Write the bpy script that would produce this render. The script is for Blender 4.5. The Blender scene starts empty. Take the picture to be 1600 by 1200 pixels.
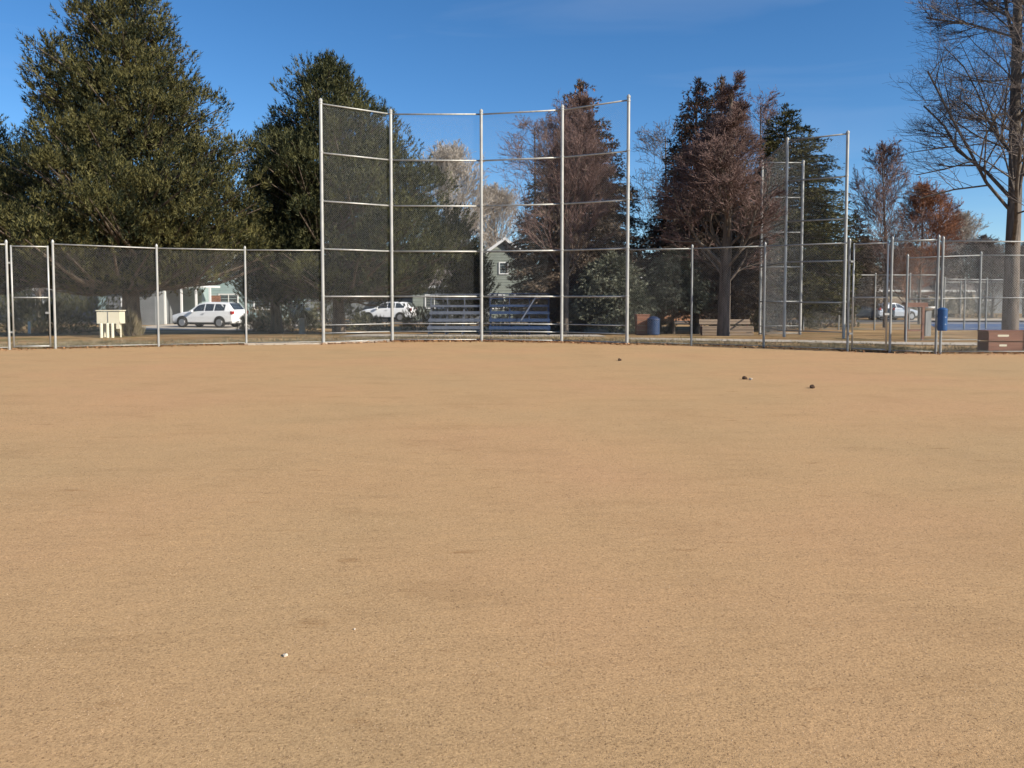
import bpy, math, random
import numpy as np
from mathutils import Vector, Matrix

R = math.radians
random.seed(7)
SC = bpy.context.scene
COL = SC.collection

# ------------------------------------------------------------------ camera
FPX, PITCH, CAMZ, PCY = 1200.0, R(2.8), 1.52, 522.0      # focal length in photo pixels, 1600 px wide
cd = bpy.data.cameras.new('camera'); cam = bpy.data.objects.new('camera', cd); COL.objects.link(cam)
cd.sensor_width = 36.0; cd.lens = 36.0 * FPX / 1600.0
cd.shift_y = -(600 - PCY) / 1600.0
cd.clip_start = 0.05; cd.clip_end = 5000
cam.location = (0, 0, CAMZ); cam.rotation_euler = (R(90) - PITCH, 0, 0)
SC.camera = cam

# ------------------------------------------------------------------ sky, sun, exposure
SUN_AZ, SUN_EL = R(121), R(31)          # azimuth clockwise from the view direction (+Y)
w = bpy.data.worlds.new('World'); SC.world = w; w.use_nodes = True
nt = w.node_tree; nt.nodes.clear()
sky = nt.nodes.new('ShaderNodeTexSky'); sky.sky_type = 'NISHITA'; sky.sun_disc = False
sky.sun_elevation = SUN_EL; sky.sun_rotation = SUN_AZ
sky.altitude = 1600; sky.air_density = 1.0; sky.dust_density = 0.35; sky.ozone_density = 4.0
hs = nt.nodes.new('ShaderNodeHueSaturation'); hs.inputs['Saturation'].default_value = 1.20
bg = nt.nodes.new('ShaderNodeBackground'); bg.inputs['Strength'].default_value = 0.080
wo = nt.nodes.new('ShaderNodeOutputWorld')
tcw = nt.nodes.new('ShaderNodeTexCoord'); mpw = nt.nodes.new('ShaderNodeMapping'); mpw.inputs['Scale'].default_value = (1.0, 1.0, 6.0); mpw.inputs['Rotation'].default_value = (0.1, 0.15, 0)
nzw = nt.nodes.new('ShaderNodeTexNoise'); nzw.inputs['Scale'].default_value = 3.0; nzw.inputs['Detail'].default_value = 8; nzw.inputs['Distortion'].default_value = 0.6
crw = nt.nodes.new('ShaderNodeValToRGB'); crw.color_ramp.elements[0].position = 0.55; crw.color_ramp.elements[1].position = 0.95; crw.color_ramp.elements[1].color = (0.09, 0.09, 0.09, 1)
mxw = nt.nodes.new('ShaderNodeMix'); mxw.data_type = 'RGBA'; mxw.inputs[7].default_value = (7.0, 7.3, 7.8, 1)     # faint high cirrus
nt.links.new(tcw.outputs['Generated'], mpw.inputs[0]); nt.links.new(mpw.outputs[0], nzw.inputs['Vector']); nt.links.new(nzw.outputs['Fac'], crw.inputs[0])
nt.links.new(sky.outputs[0], hs.inputs['Color']); nt.links.new(hs.outputs[0], mxw.inputs[6]); nt.links.new(crw.outputs[0], mxw.inputs[0]); nt.links.new(mxw.outputs[2], bg.inputs[0]); nt.links.new(bg.outputs[0], wo.inputs[0])
sl = bpy.data.lights.new('sun', 'SUN'); so = bpy.data.objects.new('sun', sl); COL.objects.link(so)
sl.energy = 4.2; sl.angle = R(0.5); sl.color = (1.0, 0.92, 0.79)
sd = Vector((math.sin(SUN_AZ) * math.cos(SUN_EL), math.cos(SUN_AZ) * math.cos(SUN_EL), math.sin(SUN_EL)))
so.rotation_euler = sd.to_track_quat('Z', 'Y').to_euler()
SC.view_settings.view_transform = 'Standard'; SC.view_settings.look = 'None'
SC.view_settings.exposure = 0.85; SC.view_settings.gamma = 1.0; SC.view_settings.use_curve_mapping = False
SC.cycles.max_bounces = 6; SC.cycles.diffuse_bounces = 3; SC.cycles.glossy_bounces = 3
SC.cycles.transparent_max_bounces = 8

# ------------------------------------------------------------------ helpers
def gz(Y):                                   # ground height: level field, falls half a metre behind
    t = min(1.0, max(0.0, (Y - 27.5) / 17.0)); t = t * t * (3 - 2 * t)
    return -0.5 * t
def X_at(px, Y, z=0.0):                      # world X of a photo column at distance Y
    return (px - 800) / FPX * (Y * math.cos(PITCH) + (CAMZ - z) * math.sin(PITCH))
def Z_at(py, Y):
    k = (PCY - py) / FPX
    return CAMZ + Y * math.tan(math.atan(k) - PITCH)
def P(px, Y, z=None):
    z = gz(Y) if z is None else z
    return Vector((X_at(px, Y, z), Y, z))

def tag(o, label=None, cat=None, group=None, kind=None):
    if label: o['label'] = label
    if cat: o['category'] = cat
    if group: o['group'] = group
    if kind: o['kind'] = kind
    return o
def empty(name, loc, label, cat, group=None, rz=0.0):
    o = bpy.data.objects.new(name, None); COL.objects.link(o)
    o.location = loc; o.rotation_euler = (0, 0, rz); o.empty_display_size = 0.2
    return tag(o, label, cat, group)
def link_mesh(name, me, m, parent=None, loc=None, smooth=False):
    o = bpy.data.objects.new(name, me); COL.objects.link(o)
    if m and not me.materials: me.materials.append(m)
    if parent: o.parent = parent
    if loc is not None: o.location = loc
    if smooth: me.polygons.foreach_set('use_smooth', [True] * len(me.polygons))
    return o
def np_mesh(name, V, F):                     # F: (n,3) or (n,4) array
    me = bpy.data.meshes.new(name); n, k = F.shape
    me.vertices.add(len(V)); me.vertices.foreach_set('co', np.ascontiguousarray(V, dtype=np.float32).ravel())
    me.loops.add(n * k); me.loops.foreach_set('vertex_index', np.ascontiguousarray(F, dtype=np.int32).ravel())
    me.polygons.add(n); me.polygons.foreach_set('loop_start', np.arange(0, n * k, k, dtype=np.int32))
    me.update(calc_edges=True); me.validate(); return me
def copy_tree(o, parent=None):
    c = o.copy(); COL.objects.link(c)
    if parent: c.parent = parent
    for ch in list(o.children): copy_tree(ch, c)
    return c

class MB:
    def __init__(s): s.v = []; s.f = []
    def add(s, vs, fs):
        b = len(s.v); s.v += [tuple(v) for v in vs]; s.f += [tuple(b + i for i in f) for f in fs]; return s
    def box(s, c, d, rz=0.0, ry=0.0, rx=0.0):
        c = Vector(c); M = Matrix.Rotation(rz, 3, 'Z') @ Matrix.Rotation(ry, 3, 'Y') @ Matrix.Rotation(rx, 3, 'X')
        vs = [c + M @ Vector((x * d[0] / 2, y * d[1] / 2, z * d[2] / 2)) for x in (-1, 1) for y in (-1, 1) for z in (-1, 1)]
        return s.add(vs, [(0, 1, 3, 2), (4, 6, 7, 5), (0, 4, 5, 1), (2, 3, 7, 6), (0, 2, 6, 4), (1, 5, 7, 3)])
    def bar(s, a, b, wd, ht):                # rectangular bar from a to b
        a, b = Vector(a), Vector(b); d = (b - a).normalized()
        sx = d.cross(Vector((0, 0, 1)))
        sx = Vector((1, 0, 0)) if sx.length < 1e-4 else sx.normalized()
        up = sx.cross(d).normalized()
        vs = [p + sx * (i * wd / 2) + up * (j * ht / 2) for p in (a, b) for i in (-1, 1) for j in (-1, 1)]
        return s.add(vs, [(0, 1, 3, 2), (4, 6, 7, 5), (0, 4, 5, 1), (2, 3, 7, 6), (0, 2, 6, 4), (1, 5, 7, 3)])
    def tube(s, a, b, r0, r1=None, n=10, cap=True):
        a, b = Vector(a), Vector(b); r1 = r0 if r1 is None else r1
        d = (b - a).normalized(); u = d.orthogonal().normalized(); w_ = d.cross(u)
        vs = []
        for p, r in ((a, r0), (b, r1)):
            for i in range(n):
                t = 2 * math.pi * i / n; vs.append(p + u * (math.cos(t) * r) + w_ * (math.sin(t) * r))
        fs = [(i, (i + 1) % n, n + (i + 1) % n, n + i) for i in range(n)]
        if cap: fs += [tuple(reversed(range(n))), tuple(range(n, 2 * n))]
        return s.add(vs, fs)
    def lathe(s, c, prof, n=16):             # prof: [(r, z)...] about the vertical axis through c
        c = Vector(c); vs = []
        for r, z in prof:
            for i in range(n):
                t = 2 * math.pi * i / n; vs.append(c + Vector((math.cos(t) * r, math.sin(t) * r, z)))
        fs = []
        for k in range(len(prof) - 1):
            for i in range(n): fs.append((k * n + i, k * n + (i + 1) % n, (k + 1) * n + (i + 1) % n, (k + 1) * n + i))
        fs += [tuple(reversed(range(n))), tuple(range((len(prof) - 1) * n, len(prof) * n))]
        return s.add(vs, fs)
    def prism(s, poly, y0, y1):              # poly of (x, z) extruded along y
        n = len(poly); vs = [(x, y0, z) for x, z in poly] + [(x, y1, z) for x, z in poly]
        fs = [tuple(range(n)), tuple(reversed(range(n, 2 * n)))] + [(i, n + i, n + (i + 1) % n, (i + 1) % n) for i in range(n)]
        return s.add(vs, fs)
    def build(s, name, m, parent=None, loc=None, smooth=False):
        me = bpy.data.meshes.new(name); me.from_pydata(s.v, [], s.f); me.update()
        return link_mesh(name, me, m, parent, loc, smooth)

# ------------------------------------------------------------------ materials
def mat(name, c1, c2=None, rough=0.7, metal=0.0, nscale=6.0, bump=0.0, bscale=40.0, island=False, stretch=None, trans=0.0, spec=0.4, detail=5.0):
    m = bpy.data.materials.new(name); m.use_nodes = True; t = m.node_tree; L = t.links.new
    b = t.nodes['Principled BSDF']; b.inputs['Roughness'].default_value = rough; b.inputs['Metallic'].default_value = metal
    b.inputs['Specular IOR Level'].default_value = spec
    tc = t.nodes.new('ShaderNodeTexCoord'); src = tc.outputs['Object']
    if stretch:
        mp = t.nodes.new('ShaderNodeMapping'); mp.inputs['Scale'].default_value = stretch; L(src, mp.inputs[0]); src = mp.outputs[0]
    if c2 is None: b.inputs['Base Color'].default_value = (*c1, 1)
    else:
        n = t.nodes.new('ShaderNodeTexNoise'); n.inputs['Scale'].default_value = nscale; n.inputs['Detail'].default_value = detail
        L(src, n.inputs['Vector'])
        cr = t.nodes.new('ShaderNodeValToRGB'); cr.color_ramp.elements[0].position = 0.3; cr.color_ramp.elements[1].position = 0.7
        cr.color_ramp.elements[0].color = (*c1, 1); cr.color_ramp.elements[1].color = (*c2, 1)
        if island:
            g = t.nodes.new('ShaderNodeNewGeometry'); mx = t.nodes.new('ShaderNodeMath'); mx.operation = 'MULTIPLY_ADD'
            L(g.outputs['Random Per Island'], mx.inputs[0]); mx.inputs[1].default_value = 0.5
            mm = t.nodes.new('ShaderNodeMath'); mm.operation = 'MULTIPLY_ADD'; L(n.outputs['Fac'], mm.inputs[0])
            mm.inputs[1].default_value = 1.9; mm.inputs[2].default_value = -0.74; L(mm.outputs[0], mx.inputs[2]); L(mx.outputs[0], cr.inputs[0])
        else: L(n.outputs['Fac'], cr.inputs[0])
        L(cr.outputs[0], b.inputs['Base Color'])
        if trans:
            tr = t.nodes.new('ShaderNodeBsdfTranslucent'); L(cr.outputs[0], tr.inputs[0])
            ms = t.nodes.new('ShaderNodeMixShader'); ms.inputs[0].default_value = trans
            L(b.outputs[0], ms.inputs[1]); L(tr.outputs[0], ms.inputs[2]); L(ms.outputs[0], t.nodes['Material Output'].inputs[0])
    if bump:
        n2 = t.nodes.new('ShaderNodeTexNoise'); n2.inputs['Scale'].default_value = bscale; n2.inputs['Detail'].default_value = 6; L(src, n2.inputs['Vector'])
        bp = t.nodes.new('ShaderNodeBump'); bp.inputs['Strength'].default_value = bump; bp.inputs['Distance'].default_value = 0.02
        L(n2.outputs['Fac'], bp.inputs['Height']); L(bp.outputs[0], b.inputs['Normal'])
    return m

def ramp(t, src, stops):
    cr = t.nodes.new('ShaderNodeValToRGB'); els = cr.color_ramp.elements
    while len(els) < len(stops): els.new(0.5)
    for e, (p, c) in zip(els, stops): e.position = p; e.color = (*c, 1) if len(c) == 3 else c
    t.links.new(src, cr.inputs[0]); return cr.outputs[0]
def noise(t, vec, scale, detail=4, rough=0.5):
    n = t.nodes.new('ShaderNodeTexNoise'); n.inputs['Scale'].default_value = scale; n.inputs['Detail'].default_value = detail
    n.inputs['Roughness'].default_value = rough; t.links.new(vec, n.inputs['Vector']); return n.outputs['Fac']
def mixc(t, fac, a, b, mode='MIX'):
    m = t.nodes.new('ShaderNodeMix'); m.data_type = 'RGBA'; m.blend_type = mode
    for s, v in ((m.inputs[0], fac), (m.inputs[6], a), (m.inputs[7], b)):
        if hasattr(v, 'is_linked') or hasattr(v, 'links'): t.links.new(v, s)
        elif isinstance(v, (int, float)): s.default_value = v
        else: s.default_value = (*v, 1)
    return m.outputs[2]

def dirt_material():
    m = bpy.data.materials.new('infield_dirt'); m.use_nodes = True; t = m.node_tree; L = t.links.new
    b = t.nodes['Principled BSDF']; b.inputs['Roughness'].default_value = 0.95; b.inputs['Specular IOR Level'].default_value = 0.15
    v = t.nodes.new('ShaderNodeTexCoord').outputs['Object']
    mp = t.nodes.new('ShaderNodeMapping'); mp.inputs['Scale'].default_value = (0.35, 1.0, 1.0); L(v, mp.inputs[0])
    big = ramp(t, noise(t, v, 0.22, 3), [(0.34, (0.428, 0.284, 0.144)), (0.5, (0.452, 0.287, 0.144)), (0.66, (0.466, 0.282, 0.146))])
    streak = ramp(t, noise(t, mp.outputs[0], 2.2, 5, 0.65), [(0.30, (0.91, 0.90, 0.89)), (0.46, (1, 1, 1)), (0.75, (1.04, 1.03, 1.03))])
    c = mixc(t, 1.0, big, streak, 'MULTIPLY')
    scuff = ramp(t, noise(t, mp.outputs[0], 7.0, 3, 0.6), [(0.64, (1, 1, 1)), (0.76, (0.76, 0.71, 0.66))])
    c = mixc(t, 1.0, c, scuff, 'MULTIPLY')
    fine = ramp(t, noise(t, v, 110.0, 4, 0.8), [(0.3, (0.56, 0.54, 0.52)), (0.5, (0.98, 0.98, 0.98)), (0.72, (1.36, 1.36, 1.36))])
    c = mixc(t, 1.0, c, fine, 'MULTIPLY')
    vo = t.nodes.new('ShaderNodeTexVoronoi'); vo.inputs['Scale'].default_value = 130; L(v, vo.inputs['Vector'])
    grit = ramp(t, vo.outputs['Color'], [(0.10, (0.40, 0.37, 0.35)), (0.22, (1, 1, 1)), (0.93, (1, 1, 1)), (0.98, (1.35, 1.35, 1.35))])
    c = mixc(t, 0.6, c, mixc(t, 1.0, c, grit, 'MULTIPLY'))
    patch = ramp(t, noise(t, v, 0.75, 6, 0.7), [(0.34, (0.94, 0.935, 0.925)), (0.50, (1, 1, 1)), (0.68, (1.02, 1.005, 0.99))])
    c = mixc(t, 1.0, c, patch, 'MULTIPLY')
    L(c, b.inputs['Base Color'])
    add = t.nodes.new('ShaderNodeMath'); add.operation = 'MULTIPLY_ADD'
    L(noise(t, v, 130, 4, 0.8), add.inputs[0]); add.inputs[1].default_value = 0.45; L(noise(t, mp.outputs[0], 9, 5, 0.6), add.inputs[2])
    bp = t.nodes.new('ShaderNodeBump'); bp.inputs['Strength'].default_value = 0.55; bp.inputs['Distance'].default_value = 0.018
    L(add.outputs[0], bp.inputs['Height']); L(bp.outputs[0], b.inputs['Normal'])
    return m
def grass_material():
    m = bpy.data.materials.new('dormant_grass'); m.use_nodes = True; t = m.node_tree; L = t.links.new
    b = t.nodes['Principled BSDF']; b.inputs['Roughness'].default_value = 0.95; b.inputs['Specular IOR Level'].default_value = 0.1
    v = t.nodes.new('ShaderNodeTexCoord').outputs['Object']
    mp = t.nodes.new('ShaderNodeMapping'); mp.inputs['Scale'].default_value = (0.3, 1.0, 1.0); L(v, mp.inputs[0])
    c = ramp(t, noise(t, mp.outputs[0], 0.9, 5, 0.6), [(0.33, (0.20, 0.13, 0.06)), (0.5, (0.38, 0.245, 0.12)), (0.68, (0.50, 0.35, 0.185))])
    gr = ramp(t, noise(t, v, 0.35, 3), [(0.5, (0, 0, 0)), (0.7, (1, 1, 1))])
    c = mixc(t, gr, c, (0.13, 0.12, 0.045))
    fine = ramp(t, noise(t, v, 30.0, 4, 0.7), [(0.3, (0.6, 0.6, 0.6)), (0.7, (1.25, 1.2, 1.15))])
    c = mixc(t, 1.0, c, fine, 'MULTIPLY'); L(c, b.inputs['Base Color'])
    bp = t.nodes.new('ShaderNodeBump'); bp.inputs['Strength'].default_value = 0.9; bp.inputs['Distance'].default_value = 0.05
    L(noise(t, v, 25, 5, 0.7), bp.inputs['Height']); L(bp.outputs[0], b.inputs['Normal'])
    return m

M = dict(
    dirt=dirt_material(), grass=grass_material(),
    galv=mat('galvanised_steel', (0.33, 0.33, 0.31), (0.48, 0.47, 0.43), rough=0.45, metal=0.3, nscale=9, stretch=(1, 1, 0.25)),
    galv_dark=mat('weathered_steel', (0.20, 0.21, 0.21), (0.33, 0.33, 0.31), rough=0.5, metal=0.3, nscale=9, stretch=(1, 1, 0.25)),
    wire=mat('chain_link_wire', (0.34, 0.35, 0.35), rough=0.5, metal=0.2),
    concrete=mat('concrete', (0.36, 0.31, 0.25), (0.48, 0.42, 0.34), rough=0.9, nscale=3, bump=0.3),
    asphalt=mat('asphalt', (0.05, 0.05, 0.052), (0.09, 0.088, 0.085), rough=0.9, nscale=4, bump=0.3),
    court=mat('court_surface', (0.035, 0.085, 0.20), (0.05, 0.11, 0.24), rough=0.7, nscale=1.5),
    court_light=mat('court_line_paint', (0.6, 0.6, 0.58), rough=0.7),
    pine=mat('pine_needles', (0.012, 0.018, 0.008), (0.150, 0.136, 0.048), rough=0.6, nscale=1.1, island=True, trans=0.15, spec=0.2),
    pine2=mat('dark_green_pine_needles', (0.011, 0.018, 0.008), (0.118, 0.116, 0.046), rough=0.6, nscale=1.1, island=True, trans=0.15, spec=0.2),  # darker, less yellow needle colour for the other pines
    spruce=mat('spruce_needles', (0.060, 0.048, 0.038), (0.20, 0.148, 0.105), rough=0.65, nscale=0.9, island=True, trans=0.1, spec=0.2),
    spruce_blue=mat('blue_spruce_needles', (0.06, 0.07, 0.05), (0.22, 0.225, 0.16), rough=0.65, nscale=0.9, island=True, trans=0.1, spec=0.2),
    cones=mat('spruce_cones', (0.17, 0.075, 0.042), (0.34, 0.165, 0.09), rough=0.8, nscale=2, island=True),
    bark=mat('brown_bark', (0.07, 0.052, 0.038), (0.17, 0.13, 0.095), rough=0.95, nscale=8, bump=0.8, bscale=14, stretch=(1, 1, 0.25)),
    bark_grey=mat('grey_bark', (0.065, 0.052, 0.042), (0.18, 0.145, 0.115), rough=0.95, nscale=7, bump=0.8, bscale=12, stretch=(1, 1, 0.2)),
    twig=mat('grey_brown_twigs', (0.075, 0.060, 0.055), (0.18, 0.145, 0.128), rough=0.9, nscale=1.2, island=True),
    twig_red=mat('reddish_twigs', (0.10, 0.062, 0.055), (0.23, 0.148, 0.128), rough=0.9, nscale=1.2, island=True),
    twig_rust=mat('rust_coloured_twigs', (0.15, 0.06, 0.03), (0.30, 0.13, 0.065), rough=0.9, nscale=1.2, island=True),
    twig_pale=mat('pale_tan_twigs', (0.28, 0.24, 0.20), (0.48, 0.42, 0.36), rough=0.9, nscale=1.2, island=True),
    shrub=mat('dry_shrub', (0.12, 0.10, 0.05), (0.32, 0.26, 0.16), rough=0.9, nscale=2.0, island=True),
    shrub_green=mat('evergreen_shrub', (0.045, 0.050, 0.028), (0.17, 0.165, 0.095), rough=0.8, nscale=2.0, island=True),
    leaf=mat('dead_leaf', (0.16, 0.07, 0.03), (0.40, 0.22, 0.10), rough=0.85, nscale=5, island=True),
    cream=mat('cream_paint', (0.62, 0.57, 0.42), (0.70, 0.65, 0.50), rough=0.6, nscale=4),
    white=mat('white_trim', (0.68, 0.68, 0.66), rough=0.6),
    siding_grey=mat('grey_siding', (0.14, 0.15, 0.155), (0.19, 0.20, 0.205), rough=0.8, nscale=1.5),
    siding_green=mat('grey_green_siding', (0.21, 0.235, 0.20), (0.26, 0.285, 0.25), rough=0.8, nscale=1.5),
    siding_mint=mat('pale_blue_green_siding', (0.24, 0.32, 0.31), (0.30, 0.38, 0.37), rough=0.8, nscale=1.5),
    siding_cream=mat('cream_siding', (0.36, 0.31, 0.23), (0.42, 0.37, 0.28), rough=0.8, nscale=1.5),
    brick=mat('orange_brick_face', (0.36, 0.17, 0.09), (0.50, 0.27, 0.15), rough=0.9, nscale=3),
    roof=mat('grey_brown_shingles', (0.10, 0.085, 0.075), (0.20, 0.17, 0.15), rough=0.95, nscale=4, bump=0.5),
    glass=mat('window_glass', (0.03, 0.04, 0.05), rough=0.08, spec=0.8),
    garage=mat('garage_door_paint', (0.33, 0.34, 0.35), rough=0.6),
    blue=mat('blue_paint', (0.013, 0.033, 0.082), (0.022, 0.046, 0.11), rough=0.45, nscale=6),
    blue_dark=mat('dark_blue_paint', (0.012, 0.025, 0.06), (0.02, 0.035, 0.09), rough=0.5, nscale=6),
    blue_bright=mat('bright_blue_plastic', (0.016, 0.062, 0.17), (0.024, 0.082, 0.21), rough=0.4, nscale=8),
    alu=mat('aluminium_plank', (0.11, 0.125, 0.16), (0.17, 0.185, 0.225), rough=0.4, metal=0.5, nscale=5),
    wood=mat('tan_wood', (0.19, 0.14, 0.10), (0.28, 0.21, 0.15), rough=0.8, nscale=5, stretch=(0.3, 3, 3)),
    redwood=mat('red_brown_stained_wood', (0.15, 0.062, 0.035), (0.25, 0.115, 0.07), rough=0.7, nscale=5, stretch=(0.3, 3, 3)),
    carwhite=mat('white_car_paint', (0.78, 0.79, 0.80), rough=0.25, spec=0.6),
    carsilver=mat('silver_car_paint', (0.42, 0.44, 0.47), rough=0.3, metal=0.4),
    cardark=mat('dark_car_paint', (0.05, 0.07, 0.09), rough=0.3),
    tyre=mat('tyre_rubber', (0.02, 0.02, 0.02), rough=0.85),
    rim=mat('alloy_rim', (0.35, 0.35, 0.36), rough=0.35, metal=0.7),
    lamp_red=mat('red_lamp_glass', (0.35, 0.02, 0.02), rough=0.2),
    lamp_clear=mat('clear_lamp_glass', (0.55, 0.57, 0.6), rough=0.15),
    stone=mat('pale_stone', (0.50, 0.42, 0.32), (0.60, 0.52, 0.42), rough=0.9, nscale=30),
    clod=mat('dark_soil_clod', (0.05, 0.028, 0.018), (0.11, 0.065, 0.04), rough=1.0, nscale=20, bump=0.8),
    pebble=mat('infield_pebbles', (0.16, 0.10, 0.06), (0.52, 0.36, 0.22), rough=0.95, nscale=3, island=True),
)

# ------------------------------------------------------------------ ground
def sheet(name, pts_lo, pts_hi, dz, m, sub=1):          # ruled strip between two polylines, following the ground
    V = []; F = []; n = len(pts_lo)
    for a, b in zip(pts_lo, pts_hi):
        for k in range(sub + 1):
            t = k / sub; x = a[0] + (b[0] - a[0]) * t; y = a[1] + (b[1] - a[1]) * t; V.append((x, y, gz(y) + dz))
    for i in range(n - 1):
        for k in range(sub): q = i * (sub + 1) + k; F.append((q, q + 1, q + sub + 2, q + sub + 1))
    mb = MB(); mb.v = V; mb.f = [tuple(reversed(f)) for f in F]
    return tag(mb.build(name, m), kind='structure')
ys = [-60, -10, 10, 20, 24, 27.5] + [27.5 + i for i in range(1, 18)] + [46, 50, 60, 80, 120, 200, 400, 800, 1500]
xs = [-1500, -400, -100, -50, -20, 0, 20, 50, 100, 400, 1500]
V = [(x, y, gz(y)) for y in ys for x in xs]; nx = len(xs)
mb = MB(); mb.v = V; mb.f = [(j * nx + i, j * nx + i + 1, (j + 1) * nx + i + 1, (j + 1) * nx + i) for j in range(len(ys) - 1) for i in range(nx - 1)]
tag(mb.build('grass_ground', M['grass']), kind='structure')

# fence line control points: (photo column at the base, distance)
LP = [(-420, 19.6), (-290, 20.3), (-140, 21.1), (15, 21.9), (22, 21.95), (79, 22.2), (87, 22.25), (248, 23.2), (385, 24.1)]
BS = [(505.5, 24.6), (613, 25.9), (752.5, 26.0), (877.5, 25.4), (979.5, 24.3)]
RP = [(1080, 23.7), (1193, 22.6), (1324, 21.2), (1331, 21.15), (1384, 20.6), (1390, 20.55), (1462, 20.25), (1469, 20.22), (1680, 20.3), (1900, 20.6)]
edge = [P(a, b) for a, b in LP + BS + RP]
edge = [Vector((-60, 18, 0))] + edge + [Vector((60, 22, 0))]
sheet('infield_dirt', [(p.x, -55, 0) for p in edge], [(p.x, p.y + 0.12, 0) for p in edge], 0.004, M['dirt'])
# footpath behind the right-hand fence and concrete apron behind the backstop
ptsA = [P(985, 26.6), P(1100, 26.0), P(1250, 25.2), P(1420, 24.0), P(1600, 23.4), P(1900, 23.0)]
sheet('footpath', ptsA, [p + Vector((0.1, 1.5, 0)) for p in ptsA], 0.02, M['concrete'], 2)
sheet('bleacher_pad', [(-6.6, 29.2, 0), (3.6, 29.2, 0)], [(-6.6, 34.6, 0), (3.6, 34.6, 0)], 0.015, M['concrete'], 8)
# street and driveways beyond
sheet('street', [(-140, 60, 0), (90, 60, 0)], [(-140, 67, 0), (90, 67, 0)], 0.012, M['asphalt'])
sheet('sidewalk', [(-140, 57.2, 0), (90, 57.2, 0)], [(-140, 58.6, 0), (90, 58.6, 0)], 0.02, M['concrete'])
sheet('parking_drive', [(-25, 47.2, 0), (-19, 46.2, 0), (-13.5, 45.6, 0)], [(-25, 56.5, 0), (-19, 56.5, 0), (-13.5, 56.5, 0)], 0.012, M['concrete'], 8)
sheet('blue_court', [P(1470, 46), P(1900, 46)], [P(1440, 64), P(1900, 64)], 0.012, M['court'])
sheet('court_line', [P(1470, 50), P(1900, 50)], [P(1470, 50.08), P(1900, 50.08)], 0.018, M['court_light'])
sheet('court_border', [P(1420, 64.3), P(1950, 64.3)], [P(1420, 70), P(1950, 70)], 0.014, M['concrete'])

# ------------------------------------------------------------------ chain link
def mesh_panel(a, b, z0, z1, parent, r=0.0012, sp=0.0707):
    a = Vector(a); b = Vector(b); d = Vector((b.x - a.x, b.y - a.y, 0)); W = d.length; d /= W; H = z1 - z0
    nrm = Vector((-d.y, d.x, 0)); segs = []
    c = -H + random.random() * sp
    while c < W:
        s0 = max(0, c); s1 = min(W, c + H)
        if s1 - s0 > 0.01:
            segs.append((s0, s0 - c, s1, s1 - c)); segs.append((s0, H - (s0 - c), s1, H - (s1 - c)))
        c += sp
    S = np.array(segs); o = np.array(a); dn = np.array(d); nn = np.array(nrm)
    p0 = o + S[:, 0:1] * dn; p0[:, 2] = z0 + S[:, 1]
    p1 = o + S[:, 2:3] * dn; p1[:, 2] = z0 + S[:, 3]
    ax = p1 - p0; ax /= np.linalg.norm(ax, axis=1)[:, None]; v = np.cross(ax, nn)
    V = []
    for p in (p0, p1):
        for k in range(3):
            t = 2 * math.pi * k / 3 + 0.4; V.append(p + nn * (math.cos(t) * r) + v * (math.sin(t) * r))
    V = np.stack(V, 1).reshape(-1, 3); n = len(S); base = (np.arange(n) * 6)[:, None]
    F = np.concatenate([base + np.array([[k, (k + 1) % 3, 3 + (k + 1) % 3, 3 + k]]) for k in range(3)], 0)
    me = np_mesh('chain_link_mesh', V, F)
    return link_mesh('chain_link_mesh', me, M['wire'], parent)
def post(p, z1, r, m, parent, cap='dome', lean=0.0):
    o = MB().tube((p.x, p.y, p.z - 0.1), (p.x + lean, p.y, z1), r, n=12, cap=False).build('post', m, parent, smooth=True)
    MB().lathe((p.x + lean, p.y, z1 - 0.03), [(r * 1.16, 0), (r * 1.2, 0.05), (r * 0.8, 0.09), (r * 0.15, 0.115)], 12).build('cap', m, o)
    return o
def rail(a, b, z, r, m, parent, za=None, name='rail'):
    za = z if za is None else za
    return MB().tube((a.x, a.y, za), (b.x, b.y, z), r, n=8).build(name, m, parent, smooth=True)
def bands(p, r, zs, m, parent):
    for z in zs: MB().lathe((p.x, p.y, z - 0.02), [(r * 1.02, -0.003), (r * 1.22, 0), (r * 1.22, 0.04), (r * 1.02, 0.043)], 12).build('clamp', m, parent)

# main backstop
bs = [P(a, b) for a, b in BS]
bo = empty('backstop', bs[2], 'tall galvanised chain link backstop in the middle of the dirt field edge', 'backstop')
bo.location = (0, 0, 0)
ST = 1.52; tops = [7.62, 7.60, 7.62, 7.62, 7.66]
for i, p in enumerate(bs):
    o = post(p, tops[i] + 0.08, 0.052, M['galv'], bo); bands(p, 0.052, [ST * k + 0.02 for k in range(1, 6)], M['galv'], o)
for i in range(4):
    a, b = bs[i], bs[i + 1]; off = Vector((0, 0.07, 0))
    for k in range(1, 6):
        rail(a + off, b + off, ST * k if k < 5 else tops[i + 1], 0.027, M['galv'], bo, za=ST * k if k < 5 else tops[i])
    for z in (0.06, 0.34, 0.6): rail(a + off, b + off, z, 0.018, M['galv'], bo, name='lower_rail')
    mesh_panel(a + Vector((0, 0.11, 0)), b + Vector((0, 0.11, 0)), 0.04, 7.6, bo)

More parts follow.
